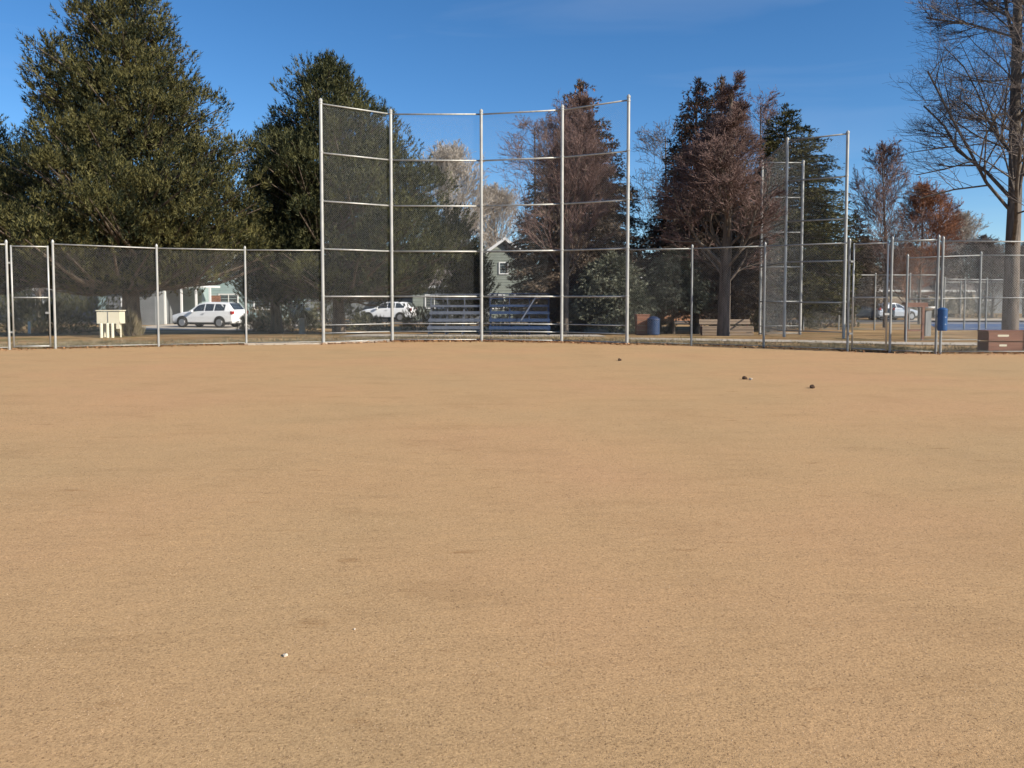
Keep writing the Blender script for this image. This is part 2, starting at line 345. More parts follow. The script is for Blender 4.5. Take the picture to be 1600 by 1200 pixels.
def fence(name, pts, hs_, label, mids=(), skip=(), m=None, r=0.033, rr=0.02, bottom=True, merge=None, group=None):
    m = m or M['galv']; fo = empty(name, (0, 0, 0), label, 'fence', group)
    for i, p in enumerate(pts):
        if merge and i in merge: continue
        post(p, p.z + hs_[i], r, m, fo)
    for i in range(len(pts) - 1):
        if i in skip: continue
        a, b = pts[i], pts[i + 1]
        rail(a, b, b.z + hs_[i + 1] - 0.05, rr, m, fo, za=a.z + hs_[i] - 0.05, name='top_rail')
        if i in mids: rail(a, b, b.z + hs_[i + 1] * 0.5, rr, m, fo, za=a.z + hs_[i] * 0.5, name='middle_rail')
        if bottom: rail(a, b, b.z + 0.07, 0.010, m, fo, za=a.z + 0.07, name='bottom_wire')
        mesh_panel(a + Vector((0, 0.05, 0)), b + Vector((0, 0.05, 0)), min(a.z, b.z) + 0.04, min(a.z + hs_[i], b.z + hs_[i + 1]) - 0.05, fo)
    return fo
H = 3.04
lp = [P(a, b) for a, b in LP]
fence('field_fence', lp + [bs[0]], [3.0, 3.0, 3.0, 3.05, 3.0, 3.0, 3.08, 3.02, 3.02, 3.04], 'chain link fence left of the backstop in front of the big pines', skip=(3, 4, 5), merge=(9, 4, 5))
def gate(a, b, h, label):
    g = empty('fence_gate', (0, 0, 0), label, 'gate')
    for p in (a, b): MB().tube((p.x, p.y, 0.06), (p.x, p.y, h), 0.024, n=10).build('gate_stile', M['galv'], g, smooth=True)
    for z in (0.09, h * 0.5, h - 0.03): rail(a, b, z, 0.02, M['galv'], g, name='gate_rail')
    mesh_panel(a + Vector((0, 0.03, 0)), b + Vector((0, 0.03, 0)), 0.1, h - 0.03, g)
    for z in (0.5, h - 0.5): MB().box((a.x - 0.04, a.y, z), (0.10, 0.05, 0.05)).build('hinge', M['galv'], g)
    MB().box((b.x - 0.02, b.y - 0.05, 1.05), (0.12, 0.04, 0.06)).build('latch', M['galv'], g)
gate(lp[4], lp[5], 2.98, 'narrow chain link gate in the left fence, near the left edge of the photo')
rp = [P(a, b) for a, b in RP]
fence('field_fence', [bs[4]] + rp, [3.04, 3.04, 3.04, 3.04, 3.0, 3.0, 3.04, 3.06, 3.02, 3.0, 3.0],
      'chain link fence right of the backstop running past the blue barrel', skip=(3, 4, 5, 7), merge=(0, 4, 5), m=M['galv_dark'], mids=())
gate(rp[3], rp[4], 2.98, 'narrow chain link gate in the right fence, left of the blue barrel')
# curb along the foot of the left fence
mb = MB()
cp = [lp[8], bs[0], bs[1]]
for a, b in zip(cp[:-1], cp[1:]): mb.bar(a + Vector((0, -0.16, 0.03)), b + Vector((0, -0.16, 0.01)), 0.12, 0.07)
tag(mb.build('mowing_curb', M['concrete']), kind='structure')

# far backstop
fb = [P(1318, 28.0), P(1225, 29.2), P(1187, 34.0), P(1250, 34.0)]
fo = empty('backstop', (0, 0, 0), 'second smaller looking backstop farther away on the right behind the fence', 'backstop')
for i, p in enumerate(fb):
    q = p.copy(); q.z = -0.22
    o = post(q, 7.62 - 0.2, 0.055 if i != 3 else 0.06, M['galv'], fo); bands(q, 0.055, [ST * k - 0.2 for k in range(1, 5)], M['galv'], o)
for i in range(3):
    a, b = fb[i], fb[i + 1]
    for k in range(1, 6): rail(a, b, ST * k - 0.22, 0.03, M['galv_dark'], fo)
    for z in (0.1, 0.42): rail(a, b, z - 0.2, 0.02, M['galv_dark'], fo, name='lower_rail')
    mesh_panel(a, b, -0.2, 7.38, fo, r=0.0008 if i == 1 else 0.0013)
# dugout fence behind the right-hand fence
dp = [P(1415, 25.6), P(1529, 25.8), P(1650, 26)]
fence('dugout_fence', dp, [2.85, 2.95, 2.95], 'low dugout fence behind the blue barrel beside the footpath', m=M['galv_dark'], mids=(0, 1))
# court fence far right
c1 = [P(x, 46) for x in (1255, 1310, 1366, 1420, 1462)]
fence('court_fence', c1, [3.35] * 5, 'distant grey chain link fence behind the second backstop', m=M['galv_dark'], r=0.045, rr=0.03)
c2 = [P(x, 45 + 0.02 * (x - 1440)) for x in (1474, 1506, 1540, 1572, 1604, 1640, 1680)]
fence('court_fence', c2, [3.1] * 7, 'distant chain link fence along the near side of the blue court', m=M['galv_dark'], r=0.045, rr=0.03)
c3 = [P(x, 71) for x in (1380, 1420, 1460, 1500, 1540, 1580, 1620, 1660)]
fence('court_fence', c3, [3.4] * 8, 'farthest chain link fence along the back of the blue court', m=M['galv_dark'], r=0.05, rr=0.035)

# ------------------------------------------------------------------ evergreen trees
def profile(rows, tx, Y):
    rows = sorted(rows, key=lambda q: -q[0])
    k = Y / FPX; mr = np.array([(q[2] - q[1]) * k / 2 for q in rows])      # near branches look larger and higher: allow for it
    zz = np.array([Z_at(q[0], Y - 0.38 * m_) for q, m_ in zip(rows, mr)])
    for i_ in range(1, len(zz)): zz[i_] = max(zz[i_], zz[i_ - 1] + 0.05)
    rl = np.array([(tx - q[1]) * k for q in rows]); rr = np.array([(q[2] - tx) * k for q in rows])
    return zz, np.maximum(rl, 0.05) * (1 - 0.45 * mr / Y), np.maximum(rr, 0.05) * (1 - 0.45 * mr / Y)
def prof_r(pf, z, az):
    rl = np.interp(z, pf[0], pf[1]); rr = np.interp(z, pf[0], pf[2])
    return (rl + rr) / 2 + (rr - rl) / 2 * np.cos(az)
def blades(C, D, k, ln, wd, spread, rng):    # k thin triangles fanning from every centre
    n = len(C); C = np.repeat(C, k, 0); D = np.repeat(D, k, 0)
    d = D + rng.normal(size=C.shape) * spread; d /= np.linalg.norm(d, axis=1)[:, None]
    s = np.cross(d, rng.normal(size=C.shape)); s /= np.linalg.norm(s, axis=1)[:, None]
    L = ln * rng.uniform(0.7, 1.3, (len(C), 1)); w_ = wd * rng.uniform(0.7, 1.3, (len(C), 1))
    V = np.stack([C - s * w_, C + s * w_, C + d * L], 1).reshape(-1, 3)
    return V
def segs_mesh(name, S, n=4):                 # S: list of (p0, p1, r0, r1)
    A = np.array([tuple(s[0]) + tuple(s[1]) + (s[2], s[3]) for s in S]); p0, p1 = A[:, :3], A[:, 3:6]
    ax = p1 - p0; ax /= np.maximum(np.linalg.norm(ax, axis=1), 1e-6)[:, None]
    ref = np.where(np.abs(ax[:, 2:3]) > 0.9, np.array([[1.0, 0, 0]]), np.array([[0, 0, 1.0]]))
    u = np.cross(ax, ref); u /= np.linalg.norm(u, axis=1)[:, None]; v = np.cross(ax, u)
    V = []
    for p, r in ((p0, A[:, 6:7]), (p1, A[:, 7:8])):
        for k in range(n):
            t = 2 * math.pi * k / n; V.append(p + u * (math.cos(t) * r) + v * (math.sin(t) * r))
    V = np.stack(V, 1).reshape(-1, 3); base = (np.arange(len(A)) * 2 * n)[:, None]
    F = np.concatenate([base + np.array([[k, (k + 1) % n, n + (k + 1) % n, n + k]]) for k in range(n)], 0)
    return np_mesh(name, V, F)
def trunk_mesh(segs, r0, h, rng, lean=(0, 0)):
    p = np.array([0, 0, -0.15]); n = 12
    for i in range(n):
        t0, t1 = i / n, (i + 1) / n
        q = np.array([lean[0] * t1 + rng.normal() * 0.03, lean[1] * t1 + rng.normal() * 0.03, h * t1])
        segs.append((p, q, r0 * (1.25 if i == 0 else 1) * (1 - 0.93 * t0), r0 * (1 - 0.93 * t1))); p = q

def evergreen(name, px, Y, rows, label, seed, kind='pine', nb=230, tufts=34, m=None, cones=0, r0=0.3, base=None, cat='tree', clump=0.95, lean=(0, 0), group=None, zb=None):
    rng = np.random.default_rng(seed); g = gz(Y); root = P(px, Y)
    o = empty(name, root, label, cat, group)
    pf = profile(rows, px, Y); zlo, ztop = pf[0][0], pf[0][-1]
    zs = np.linspace(zlo, ztop, 200); wgt = (np.interp(zs, pf[0], pf[1]) + np.interp(zs, pf[0], pf[2])) ** (0.95 if kind == 'pine' else 1.25) + 0.12; cdf = np.cumsum(wgt) / wgt.sum()
    segs = []; trunk_mesh(segs, r0, ztop - g - 0.3, rng, lean)
    CC = []; DD = []; PC = []; PA = []
    for i in range(nb):
        ze = float(np.interp((i + rng.random()) / nb, cdf, zs)); az = i * 2.39996 + rng.normal() * 0.35
        Rr = float(prof_r(pf, ze, az)) * (rng.uniform(0.70, 1.10) if kind == 'pine' else rng.uniform(0.86, 1.05))
        out = np.array([math.cos(az), math.sin(az), 0]); side = np.array([-out[1], out[0], 0])
        top_t = (ze - zlo) / (ztop - zlo)
        if kind == 'pine':
            za = max(ze - 0.30 * Rr, g + 1.9); A = np.array([0, 0, za]); B = out * Rr + np.array([0, 0, ze])
        else:
            za = ze + 0.22 * Rr * (0.6 - top_t) * 1.6; za = min(za, ztop - 0.2); A = np.array([0, 0, za]); B = out * Rr + np.array([0, 0, ze])
        tl = max(0.0, min(1.0, (za - g) / (ztop - g))); A[:2] += np.array(lean) * tl
        A[2] -= g; B[2] -= g
        mid = (A + B) / 2 + np.array([0, 0, -0.08 * Rr if kind == 'pine' else 0.05 * Rr]) + side * rng.normal() * 0.06 * Rr
        br = 0.012 + 0.011 * Rr
        segs.append((A, mid, br * 1.3, br)); segs.append((mid, B, br, 0.012))
        if kind == 'pine':
            cr = clump * rng.uniform(0.7, 1.3) * (0.50 + 0.55 * min(1, Rr / 4)); lobes = []
            L_ = math.sqrt(((B - A) ** 2).sum()); B2 = B - (B - A) / max(L_, 0.1) * min(L_ * 0.5, cr * 0.75)
            lobes.append((B2, cr))
            for j in range(2): lobes.append((B2 + side * rng.uniform(-1, 1) * cr * 1.1 - out * rng.uniform(0.1, 1.0) * cr + np.array([0, 0, rng.uniform(-0.6, 0.7)]) * cr, cr * rng.uniform(0.40, 0.65)))
            if Rr > 1.6: lobes.append((A + (mid - A) * rng.uniform(0.75, 1.2) + side * rng.normal() * 0.2 * Rr, clump * 0.62))
            if Rr > 3.0: lobes.append((A + (mid - A) * rng.uniform(0.35, 0.7) + side * rng.normal() * 0.15 * Rr, clump * 0.55))
            for c, q_ in lobes:
                segs.append((mid, c, 0.016, 0.007))
                nt_ = max(8, int(tufts * (q_ / 0.72) ** 2)); q = rng.normal(size=(nt_, 3)); q /= np.linalg.norm(q, axis=1)[:, None]; q[:, 2] = np.abs(q[:, 2]) - 0.12
                PC.append(c + q * np.array([1, 1, 0.85]) * (q_ * rng.uniform(0.72, 1.0, (nt_, 1)))); PA.append(q * 0.6 + out * 0.2 + np.array([0, 0, 0.8]))
        else:
            nf = max(2, int(2 + Rr * 2.2))
            for j in range(nf):
                f = 1.0 - 0.8 * j / nf; c = (mid + (B - mid) * (f - 0.5) * 2) if f > 0.5 else (A + (mid - A) * f * 2)
                wd = (0.22 + 0.16 * Rr * (1.05 - f)) * rng.uniform(0.8, 1.2) * clump * 2
                nt_ = int(tufts * rng.uniform(0.7, 1.3))
                s = rng.uniform(-1, 1, (nt_, 1)); l = rng.uniform(-1, 1, (nt_, 1))
                pos = c + side * s * wd + out * l * 0.28 + rng.normal(size=(nt_, 3)) * np.array([0.07, 0.07, 0.06]) + np.array([0, 0, -1.0]) * np.abs(s) * 0.16
                CC.append(pos); DD.append(out * 0.55 + side * s * 0.8 + np.array([0, 0, -0.25 if top_t < 0.75 else 0.25]) + rng.normal(size=(nt_, 3)) * 0.2)
    # leader
    zt = np.linspace(ztop - g - 1.5, ztop - g, 14)
    for z in zt:
        nt_ = 16 if kind == 'pine' else 12; q = rng.normal(size=(nt_, 3)); q[:, 2] *= 0.6
        sp_ = 0.12 + 0.32 * (ztop - g - z) / 1.5
        CC.append(np.array([lean[0], lean[1], z]) + q * sp_ * (1 if kind == 'pine' else 0.6)); DD.append(q * 0.5 + np.array([0, 0, 1.0]))
    C = np.concatenate(CC); D = np.concatenate(DD)
    if kind == 'pine':
        C = np.concatenate([C] + PC); D = np.concatenate([D] + PA)          # every plume is a bottle brush of needles
        D /= np.linalg.norm(D, axis=1)[:, None]; k = 15; n = len(C)
        ln = rng.uniform(0.25, 0.52, (n, 1)); C2 = np.repeat(C, k, 0); D2 = np.repeat(D, k, 0); L2 = np.repeat(ln, k, 0)
        t = rng.random((n * k, 1)); rad = rng.normal(size=(n * k, 3)); rad -= D2 * (rad * D2).sum(1)[:, None]; rad /= np.linalg.norm(rad, axis=1)[:, None]
        V = blades(C2 + D2 * L2 * t, D2 * 0.75 + rad * (0.85 - 0.45 * t), 1, 0.16, 0.018, 0.12, rng)
    else: V = blades(C, D, 5, 0.17, 0.021, 0.30, rng)
    me = np_mesh('crown', V, np.arange(len(V)).reshape(-1, 3)); link_mesh('crown', me, m or M['pine'], o)
    link_mesh('trunk', segs_mesh('trunk', segs, 6), M['bark'], o)
    if cones:
        zc = ztop - g; ok = (C[:, 2] > zc - cones) & (rng.random(len(C)) < 0.30 * np.clip((C[:, 2] - (zc - cones)) / (cones * 0.5), 0, 1))
        Cc = C[ok] + np.array([0, 0, -0.1]); Dd = np.tile([[0, 0, -1.0]], (len(Cc), 1))
        V = blades(Cc, Dd, 4, 0.16, 0.035, 0.25, rng); me = np_mesh('cones', V, np.arange(len(V)).reshape(-1, 3)); link_mesh('cones', me, M['cones'], o)
    return o

evergreen('pine_tree', 205, 31.5, [(-30, 190, 235), (0, 150, 282), (30, 112, 292), (55, 108, 290), (85, 66, 318), (140, 62, 335), (165, 55, 358), (200, 55, 384), (250, 20, 400), (300, -40, 440), (350, -60, 466), (385, -50, 470), (412, -10, 400), (440, 30, 300), (462, 70, 255)],
          'large olive green pine at left whose top leaves the frame, cream cabinet at its foot', 11, nb=250, tufts=27, r0=0.36)
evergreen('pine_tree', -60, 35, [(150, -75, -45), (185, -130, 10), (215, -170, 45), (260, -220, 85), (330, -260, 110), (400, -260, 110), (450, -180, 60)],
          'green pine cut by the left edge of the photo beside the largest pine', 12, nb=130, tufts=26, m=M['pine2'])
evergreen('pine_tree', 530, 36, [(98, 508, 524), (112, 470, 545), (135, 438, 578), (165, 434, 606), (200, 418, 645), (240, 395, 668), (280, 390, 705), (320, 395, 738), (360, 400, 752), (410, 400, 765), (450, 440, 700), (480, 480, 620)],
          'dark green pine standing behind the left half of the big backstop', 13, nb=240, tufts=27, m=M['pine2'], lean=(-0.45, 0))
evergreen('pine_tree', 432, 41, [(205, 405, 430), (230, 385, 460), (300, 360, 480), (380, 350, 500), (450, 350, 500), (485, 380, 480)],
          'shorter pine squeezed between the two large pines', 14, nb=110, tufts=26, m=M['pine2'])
evergreen('spruce_tree', 905, 41, [(128, 900, 908), (160, 880, 930), (200, 868, 952), (240, 850, 975), (300, 822, 992), (360, 800, 1008), (420, 785, 1030), (475, 785, 1040), (500, 800, 1020)],
          'tall spruce with rusty cones behind the right half of the big backstop', 15, kind='spruce', nb=320, tufts=18, m=M['spruce'], cones=4.5, r0=0.25)
evergreen('spruce_tree', 1086, 40, [(124, 1081, 1090), (160, 1066, 1104), (220, 1045, 1125), (300, 1025, 1145), (360, 1000, 1165), (420, 985, 1185), (470, 985, 1190), (500, 1000, 1170)],
          'tall spruce with rusty cones right of the big backstop, left one of a close pair', 16, kind='spruce', nb=310, tufts=18, m=M['spruce'], cones=5.0, r0=0.25)
evergreen('spruce_tree', 1122, 43, [(122, 1117, 1127), (160, 1102, 1142), (220, 1090, 1165), (300, 1070, 1185), (400, 1050, 1210), (470, 1050, 1210)],
          'tall spruce with rusty cones right of the big backstop, right one of a close pair', 17, kind='spruce', nb=220, tufts=17, m=M['spruce'], cones=5.0, r0=0.25)
evergreen('spruce_tree', 1222, 45, [(165, 1216, 1226), (200, 1190, 1262), (235, 1178, 1290), (280, 1172, 1305), (340, 1165, 1322), (400, 1160, 1335), (460, 1165, 1335), (490, 1180, 1320)],
          'green spruce standing behind the second backstop', 18, kind='spruce', nb=310, tufts=18, m=M['pine'], r0=0.25)
evergreen('spruce_tree', 1335, 52, [(330, 1331, 1340), (380, 1312, 1362), (430, 1300, 1372), (480, 1300, 1372)],
          'small dark spruce right of the second backstop', 19, kind='spruce', nb=120, tufts=14, m=M['spruce'], r0=0.12)
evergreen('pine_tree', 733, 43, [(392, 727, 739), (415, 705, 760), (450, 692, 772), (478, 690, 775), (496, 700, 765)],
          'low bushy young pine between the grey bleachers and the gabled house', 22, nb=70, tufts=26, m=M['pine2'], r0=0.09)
evergreen('blue_spruce', 955, 36.5, [(395, 948, 962), (420, 915, 990), (460, 895, 1010), (495, 890, 1020), (512, 900, 1010)],
          'low grey green spruce under the tall spruce right of the backstop centre', 20, kind='spruce', nb=200, tufts=16, m=M['spruce_blue'], r0=0.1)
evergreen('blue_spruce', 1052, 38, [(385, 1045, 1060), (420, 1015, 1090), (460, 1000, 1110), (482, 1010, 1105)],
          'low grey green spruce behind the blue litter bin', 21, kind='spruce', nb=150, tufts=14, m=M['spruce_blue'], r0=0.1)

# ------------------------------------------------------------------ bare trees
def bare_tree(name, px, Y, height, label, seed, radius=3.0, r0=0.2, fork=0.25, limbs=14, counts=(8, 7, 5), m=None, tw=0.006, up=0.35, lean=(0, 0), ctop=None, group=None, wig=0.16, cbase=None, trunk_mat=None, rows=None, ang=(0.55, 0.95), kids=(0.5, 0.5, 0.42), cat='tree'):
    rng = np.random.default_rng(seed); o = empty(name, P(px, Y), label, cat, group)
    thick, thin = [], []
    cz0 = height * (fork if cbase is None else cbase); cz1 = height
    pf = profile(rows, px, Y) if rows else None; g0 = gz(Y)
    def inside(p, tol=1.0):
        if pf is not None:
            z = p[2] + g0
            if z > pf[0][-1] * (0.55 + 0.45 * tol): return False
            return math.hypot(p[0], p[1]) < float(prof_r(pf, max(z, pf[0][0]), math.atan2(p[1], p[0]))) * tol
        p = (p[0] / tol, p[1] / tol, (p[2] - (cz0 + cz1) / 2) / (0.5 + 0.5 * tol) + (cz0 + cz1) / 2)
        zc = (cz0 + cz1) / 2; hz = (cz1 - cz0) / 2 * 1.06
        rr = radius * 1.05; return ((p[0] - lean[0]) / rr) ** 2 + ((p[1] - lean[1]) / rr) ** 2 + ((p[2] - zc) / hz) ** 2 < 1.0
    def norm(v): return v / math.sqrt(v[0] * v[0] + v[1] * v[1] + v[2] * v[2])
    def perp(d, a):
        q = np.cross(d, rng.normal(size=3)); q = norm(q); return norm(d * math.cos(a) + q * math.sin(a))
    def grow(p, d, L, r, lev):
        ns = (7, 5, 4, 3, 2)[lev]; tol = (rng.uniform(0.62, 1.10) if lev < 3 else rng.uniform(0.75, 1.15)) if rows else rng.uniform(0.62, 1.25); pts = [(p, r, d)]; st = L / ns
        nz = rng.normal(size=(ns, 3)) * (wig if lev else 0.035)
        for i in range(ns):
            d = norm(d + nz[i] + np.array([0, 0, up * (0.35 if lev < 2 else 0.15)])); q = p + d * st
            if lev > 0 and i > 0 and not inside(q, tol): break
            r1 = max(tw * 0.6, r * (1 - 0.62 * (i + 1) / ns)) if lev else r * (1 - 0.75 * (i + 1) / ns)
            rp = pts[-1][1]
            (thick if r > max(0.02, tw * 2.2) else thin).append((p, q, rp, r1)); pts.append((q, r1, d)); p = q
        if lev >= 4 or lev - 1 >= len(counts): return
        nc = counts[lev - 1] if lev else limbs
        n = len(pts) - 1
        for c in range(nc):
            t = (c + rng.random()) / nc; t = (0.18 + 0.82 * t) if lev else (fork + (1 - fork) * t)
            k = min(n - 1, int(t * n)); f = t * n - k
            if k < 0: continue
            a = pts[k]; b = pts[k + 1]; q = a[0] + (b[0] - a[0]) * min(1, f); rr = a[1] + (b[1] - a[1]) * min(1, f)
            dd = perp(a[2], rng.uniform(*ang))
            if dd[2] < -0.05: dd[2] *= -0.3
            if lev == 0: LL = (radius * 1.15) * (1.15 - 0.55 * abs(t - 0.45)) * rng.uniform(0.8, 1.15)
            else: LL = L * kids[min(lev - 1, 2)] * (1.15 - 0.45 * t) * rng.uniform(0.75, 1.2)
            grow(q, norm(dd), LL, max(tw, rr * (rng.uniform(0.24, 0.38) if lev == 0 else rng.uniform(0.42, 0.62))), lev + 1)
    grow(np.array([0, 0, -0.1]), norm(np.array([lean[0] / height, lean[1] / height, 1.0])), height * 0.97, r0, 0)
    link_mesh('trunk', segs_mesh('trunk', thick, 8), trunk_mat or M['bark_grey'], o, smooth=True)
    if thin: link_mesh('crown', segs_mesh('crown', thin, 3), m or M['twig'], o)
    return o

def hgt(py, Y): return Z_at(py, Y) - gz(Y)
bare_tree('bare_tree', 883, 33, hgt(148, 33), 'bare tree with dense reddish twigs and slim pale trunk behind the backstop', 31, radius=3.3, r0=0.15, fork=0.24, limbs=34, counts=(10, 8, 6), m=M['twig_red'], tw=0.0075, up=0.42, rows=[(140, 868, 888), (200, 830, 935), (260, 808, 965), (330, 792, 1003), (380, 808, 1000), (415, 850, 930)], ang=(0.4, 0.75), wig=0.10)
bare_tree('bare_tree', 1130, 30.5, hgt(135, 30.5), 'bare tree with stout trunk and spreading dark limbs in front of the paired spruces', 32, radius=3.5, r0=0.27, fork=0.22, limbs=32, counts=(10, 8, 6), m=M['twig_red'], tw=0.0075, up=0.36, rows=[(160, 1120, 1145), (215, 1066, 1184), (280, 1012, 1222), (350, 990, 1236), (410, 1020, 1205), (450, 1080, 1175)], ang=(0.45, 0.9))
bare_tree('bare_tree', 1578, 32.0, 22.0, 'large bare tree with thick grey trunk at the right edge of the photo', 44, radius=7.8, r0=0.32, fork=0.17, limbs=27, counts=(12, 9, 7), m=M['twig'], tw=0.0065, up=0.14, ang=(0.6, 1.15), wig=0.12, rows=[(-330, 1520, 1640), (-120, 1450, 1710), (0, 1405, 1740), (110, 1368, 1770), (220, 1352, 1790), (300, 1360, 1780), (350, 1395, 1750), (390, 1470, 1690)])
bare_tree('bare_tree', 838, 47, hgt(185, 47), 'thin bare tree left of the rusty spruce behind the backstop', 34, radius=3.1, r0=0.14, fork=0.25, limbs=16, counts=(8, 6, 4), m=M['twig_red'], tw=0.010, up=0.4)
bare_tree('bare_tree', 1030, 48, hgt(200, 48), 'thin bare tree left of the paired spruces', 35, radius=2.9, r0=0.14, fork=0.25, limbs=16, counts=(8, 6, 4), m=M['twig'], tw=0.010, up=0.4)
bare_tree('bare_tree', 1180, 47, hgt(150, 47), 'thin bare tree between the paired spruces and the green spruce', 36, radius=2.8, r0=0.14, fork=0.25, limbs=18, counts=(8, 6, 4), m=M['twig_red'], tw=0.010, up=0.45)
bare_tree('bare_tree', 1382, 50, hgt(232, 50), 'bare reddish tree with a straight trunk between the second backstop and the big bare tree', 37, radius=2.6, r0=0.13, fork=0.22, limbs=24, counts=(10, 7, 5), m=M['twig_red'], tw=0.011, up=0.5, ang=(0.4, 0.8))
bare_tree('rust_coloured_tree', 1436, 56, hgt(292, 56), 'rounded rust coloured bare tree left of the blue barrel', 38, radius=3.0, r0=0.12, fork=0.10, limbs=34, counts=(11, 8, 5), m=M['twig_rust'], tw=0.012, up=0.4)
pale = bare_tree('pale_bare_tree', 700, 85, hgt(238, 85), 'pale tan bare tree far behind the middle of the backstop, left one', 39, radius=6.5, r0=0.3, fork=0.15, limbs=32, counts=(10, 7, 5), m=M['twig_pale'], tw=0.022, up=0.6, ang=(0.3, 0.7), trunk_mat=M['twig_pale'])
def copy_far(src, px, Y, s, label, rz, sz=None):
    c = copy_tree(src); c.location = P(px, Y); c.rotation_euler = (0, 0, rz); c.scale = (s, s, sz or s); c['label'] = label
    return c
copy_far(pale, 775, 90, 0.8, 'pale tan bare tree above the gabled house roof', 1.7)
copy_far(pale, 1500, 88, 0.62, 'pale far bare tree above the blue court, left of the big trunk', 2.7)
copy_far(pale, 1660, 95, 0.75, 'pale far bare tree right of the big bare tree trunk', 0.6)
far = bare_tree('bare_tree', 1530, 76, 7.5, 'low grey bare tree behind the far court fence, left of the big trunk', 40, radius=4.0, r0=0.18, fork=0.12, limbs=26, counts=(9, 7, 4), m=M['twig'], tw=0.018, up=0.4)
for px, Y, s, rz, lb in ((1345, 72, 0.95, 1.1, 'low grey bare tree behind the distant fence right of the second backstop'), (1280, 70, 0.9, 2.2, 'low grey bare tree seen through the second backstop'),
                         (1640, 78, 1.0, 4.0, 'low grey bare tree right of the big bare tree'), (1465, 80, 0.9, 5.0, 'low grey bare tree right of the rust coloured tree'),
                         (640, 75, 0.8, 0.4, 'bare tree behind the parked white car, right of the dark pine'), (745, 78, 0.75, 3.0, 'bare tree behind the gabled grey green house'),
                         (345, 66, 0.7, 3.4, 'bare tree above the white car in the driveway'), (60, 62, 0.9, 2.8, 'bare tree behind the left fence gate'),
                         (1310, 62, 0.8, 0.9, 'bare tree just right of the second backstop, behind the small dark spruce'), (1415, 69, 0.85, 1.9, 'bare tree behind the silver car'),
                         (1550, 72.5, 0.8, 3.3, 'bare tree rising just left of the big trunk beyond the court'), (1600, 74, 0.9, 5.6, 'bare tree right behind the big trunk beyond the court')):
    copy_far(far, px, Y, s, lb, rz)

# ------------------------------------------------------------------ shrubs
def shrub(name, px, Y, wd, ht, label, seed, m, n=900, spiky=0.5, group=None, ln=0.2, bw=0.014):
    rng = np.random.default_rng(seed); o = empty(name, P(px, Y), label, 'shrub', group)
    q = rng.normal(size=(n, 3)); q /= np.linalg.norm(q, axis=1)[:, None]; q[:, 2] = np.abs(q[:, 2])
    lump = 1 + 0.25 * np.sin(q[:, :1] * 5 + seed) * np.cos(q[:, 1:2] * 4)
    rad = rng.uniform(0.35, 1, (n, 1)) ** 0.5 * lump
    C = q * rad * np.array([wd / 2, wd / 2, ht * 0.9]); D = q + np.array([0, 0, spiky])
    V = blades(C, D, 6, ln, bw, 0.35, rng); link_mesh('foliage', np_mesh('foliage', V, np.arange(len(V)).reshape(-1, 3)), m, o)
    S = []
    for i in range(10):
        e = C[i] * 0.8; S.append((np.array([rng.normal() * 0.05, rng.normal() * 0.05, -0.03]), e, 0.02, 0.006))
    link_mesh('stem', segs_mesh('stem', S, 4), M['bark'], o); return o
shrub('ornamental_grass', 204, 30.2, 0.75, 0.85, 'clump of tan ornamental grass right of the cream cabinet', 51, M['shrub'], 260, 2.0, ln=0.35)
for i, (px, Y, wd, ht, mm, lb) in enumerate([
    (60, 40, 4.2, 2.3, 'shrub_green', 'dark evergreen shrub behind the left fence gate'),
    (130, 43, 4.5, 2.6, 'shrub_green', 'wide evergreen shrub behind the cream cabinet, left of it'),
    (425, 46, 2.6, 1.6, 'shrub', 'dry pale shrub right of the white car'),
    (395, 45, 1.6, 1.2, 'shrub', 'small dry shrub just behind the bumper of the white car'),
    (455, 44, 3.4, 2.2, 'shrub_green', 'dark shrub behind the short concrete post'),
    (520, 50, 4.4, 2.4, 'shrub_green', 'dark shrub behind the left post of the backstop'),
    (575, 46, 2.4, 1.1, 'shrub_green', 'low dark shrub in front of the partly hidden white car'),
    (655, 44, 2.2, 1.7, 'shrub_green', 'dark bush left of the grey bleachers'),
    (705, 47, 2.4, 1.8, 'shrub_green', 'dark bush behind the grey bleachers'),
    (820, 44, 4.2, 2.9, 'shrub_green', 'tall dark bush behind the blue bleachers'),
    (865, 42, 2.6, 2.4, 'shrub_green', 'dark bush behind the slim pale trunk'),
    (1150, 44, 3.6, 2.0, 'shrub_green', 'dark bush behind the wooden bench'),
    (1235, 48, 3.6, 2.2, 'shrub_green', 'dark bush behind the second backstop, left one'),
    (1290, 50, 3.8, 2.4, 'shrub_green', 'dark bush behind the second backstop, right one'),
    (1040, 40, 1.2, 0.9, 'shrub', 'small dry shrub right of the blue litter bin'),
    (20, 46, 3.6, 3.0, 'shrub_green', 'tall evergreen shrub at the left edge behind the fence'),
    (735, 56, 3.0, 2.2, 'shrub_green', 'bush in front of the grey garage of the gabled house'),
    (1500, 73, 5.5, 2.6, 'shrub_green', 'wide bush beyond the blue court, left of the big trunk'),
    (1440, 74, 5.0, 2.4, 'shrub_green', 'wide bush beyond the blue court behind the drinking fountain')]):
    shrub('evergreen_shrub' if mm == 'shrub_green' else 'dry_shrub', px, Y, wd, ht, lb, 60 + i, M[mm], int(190 * wd * ht ** 0.5), bw=0.018)

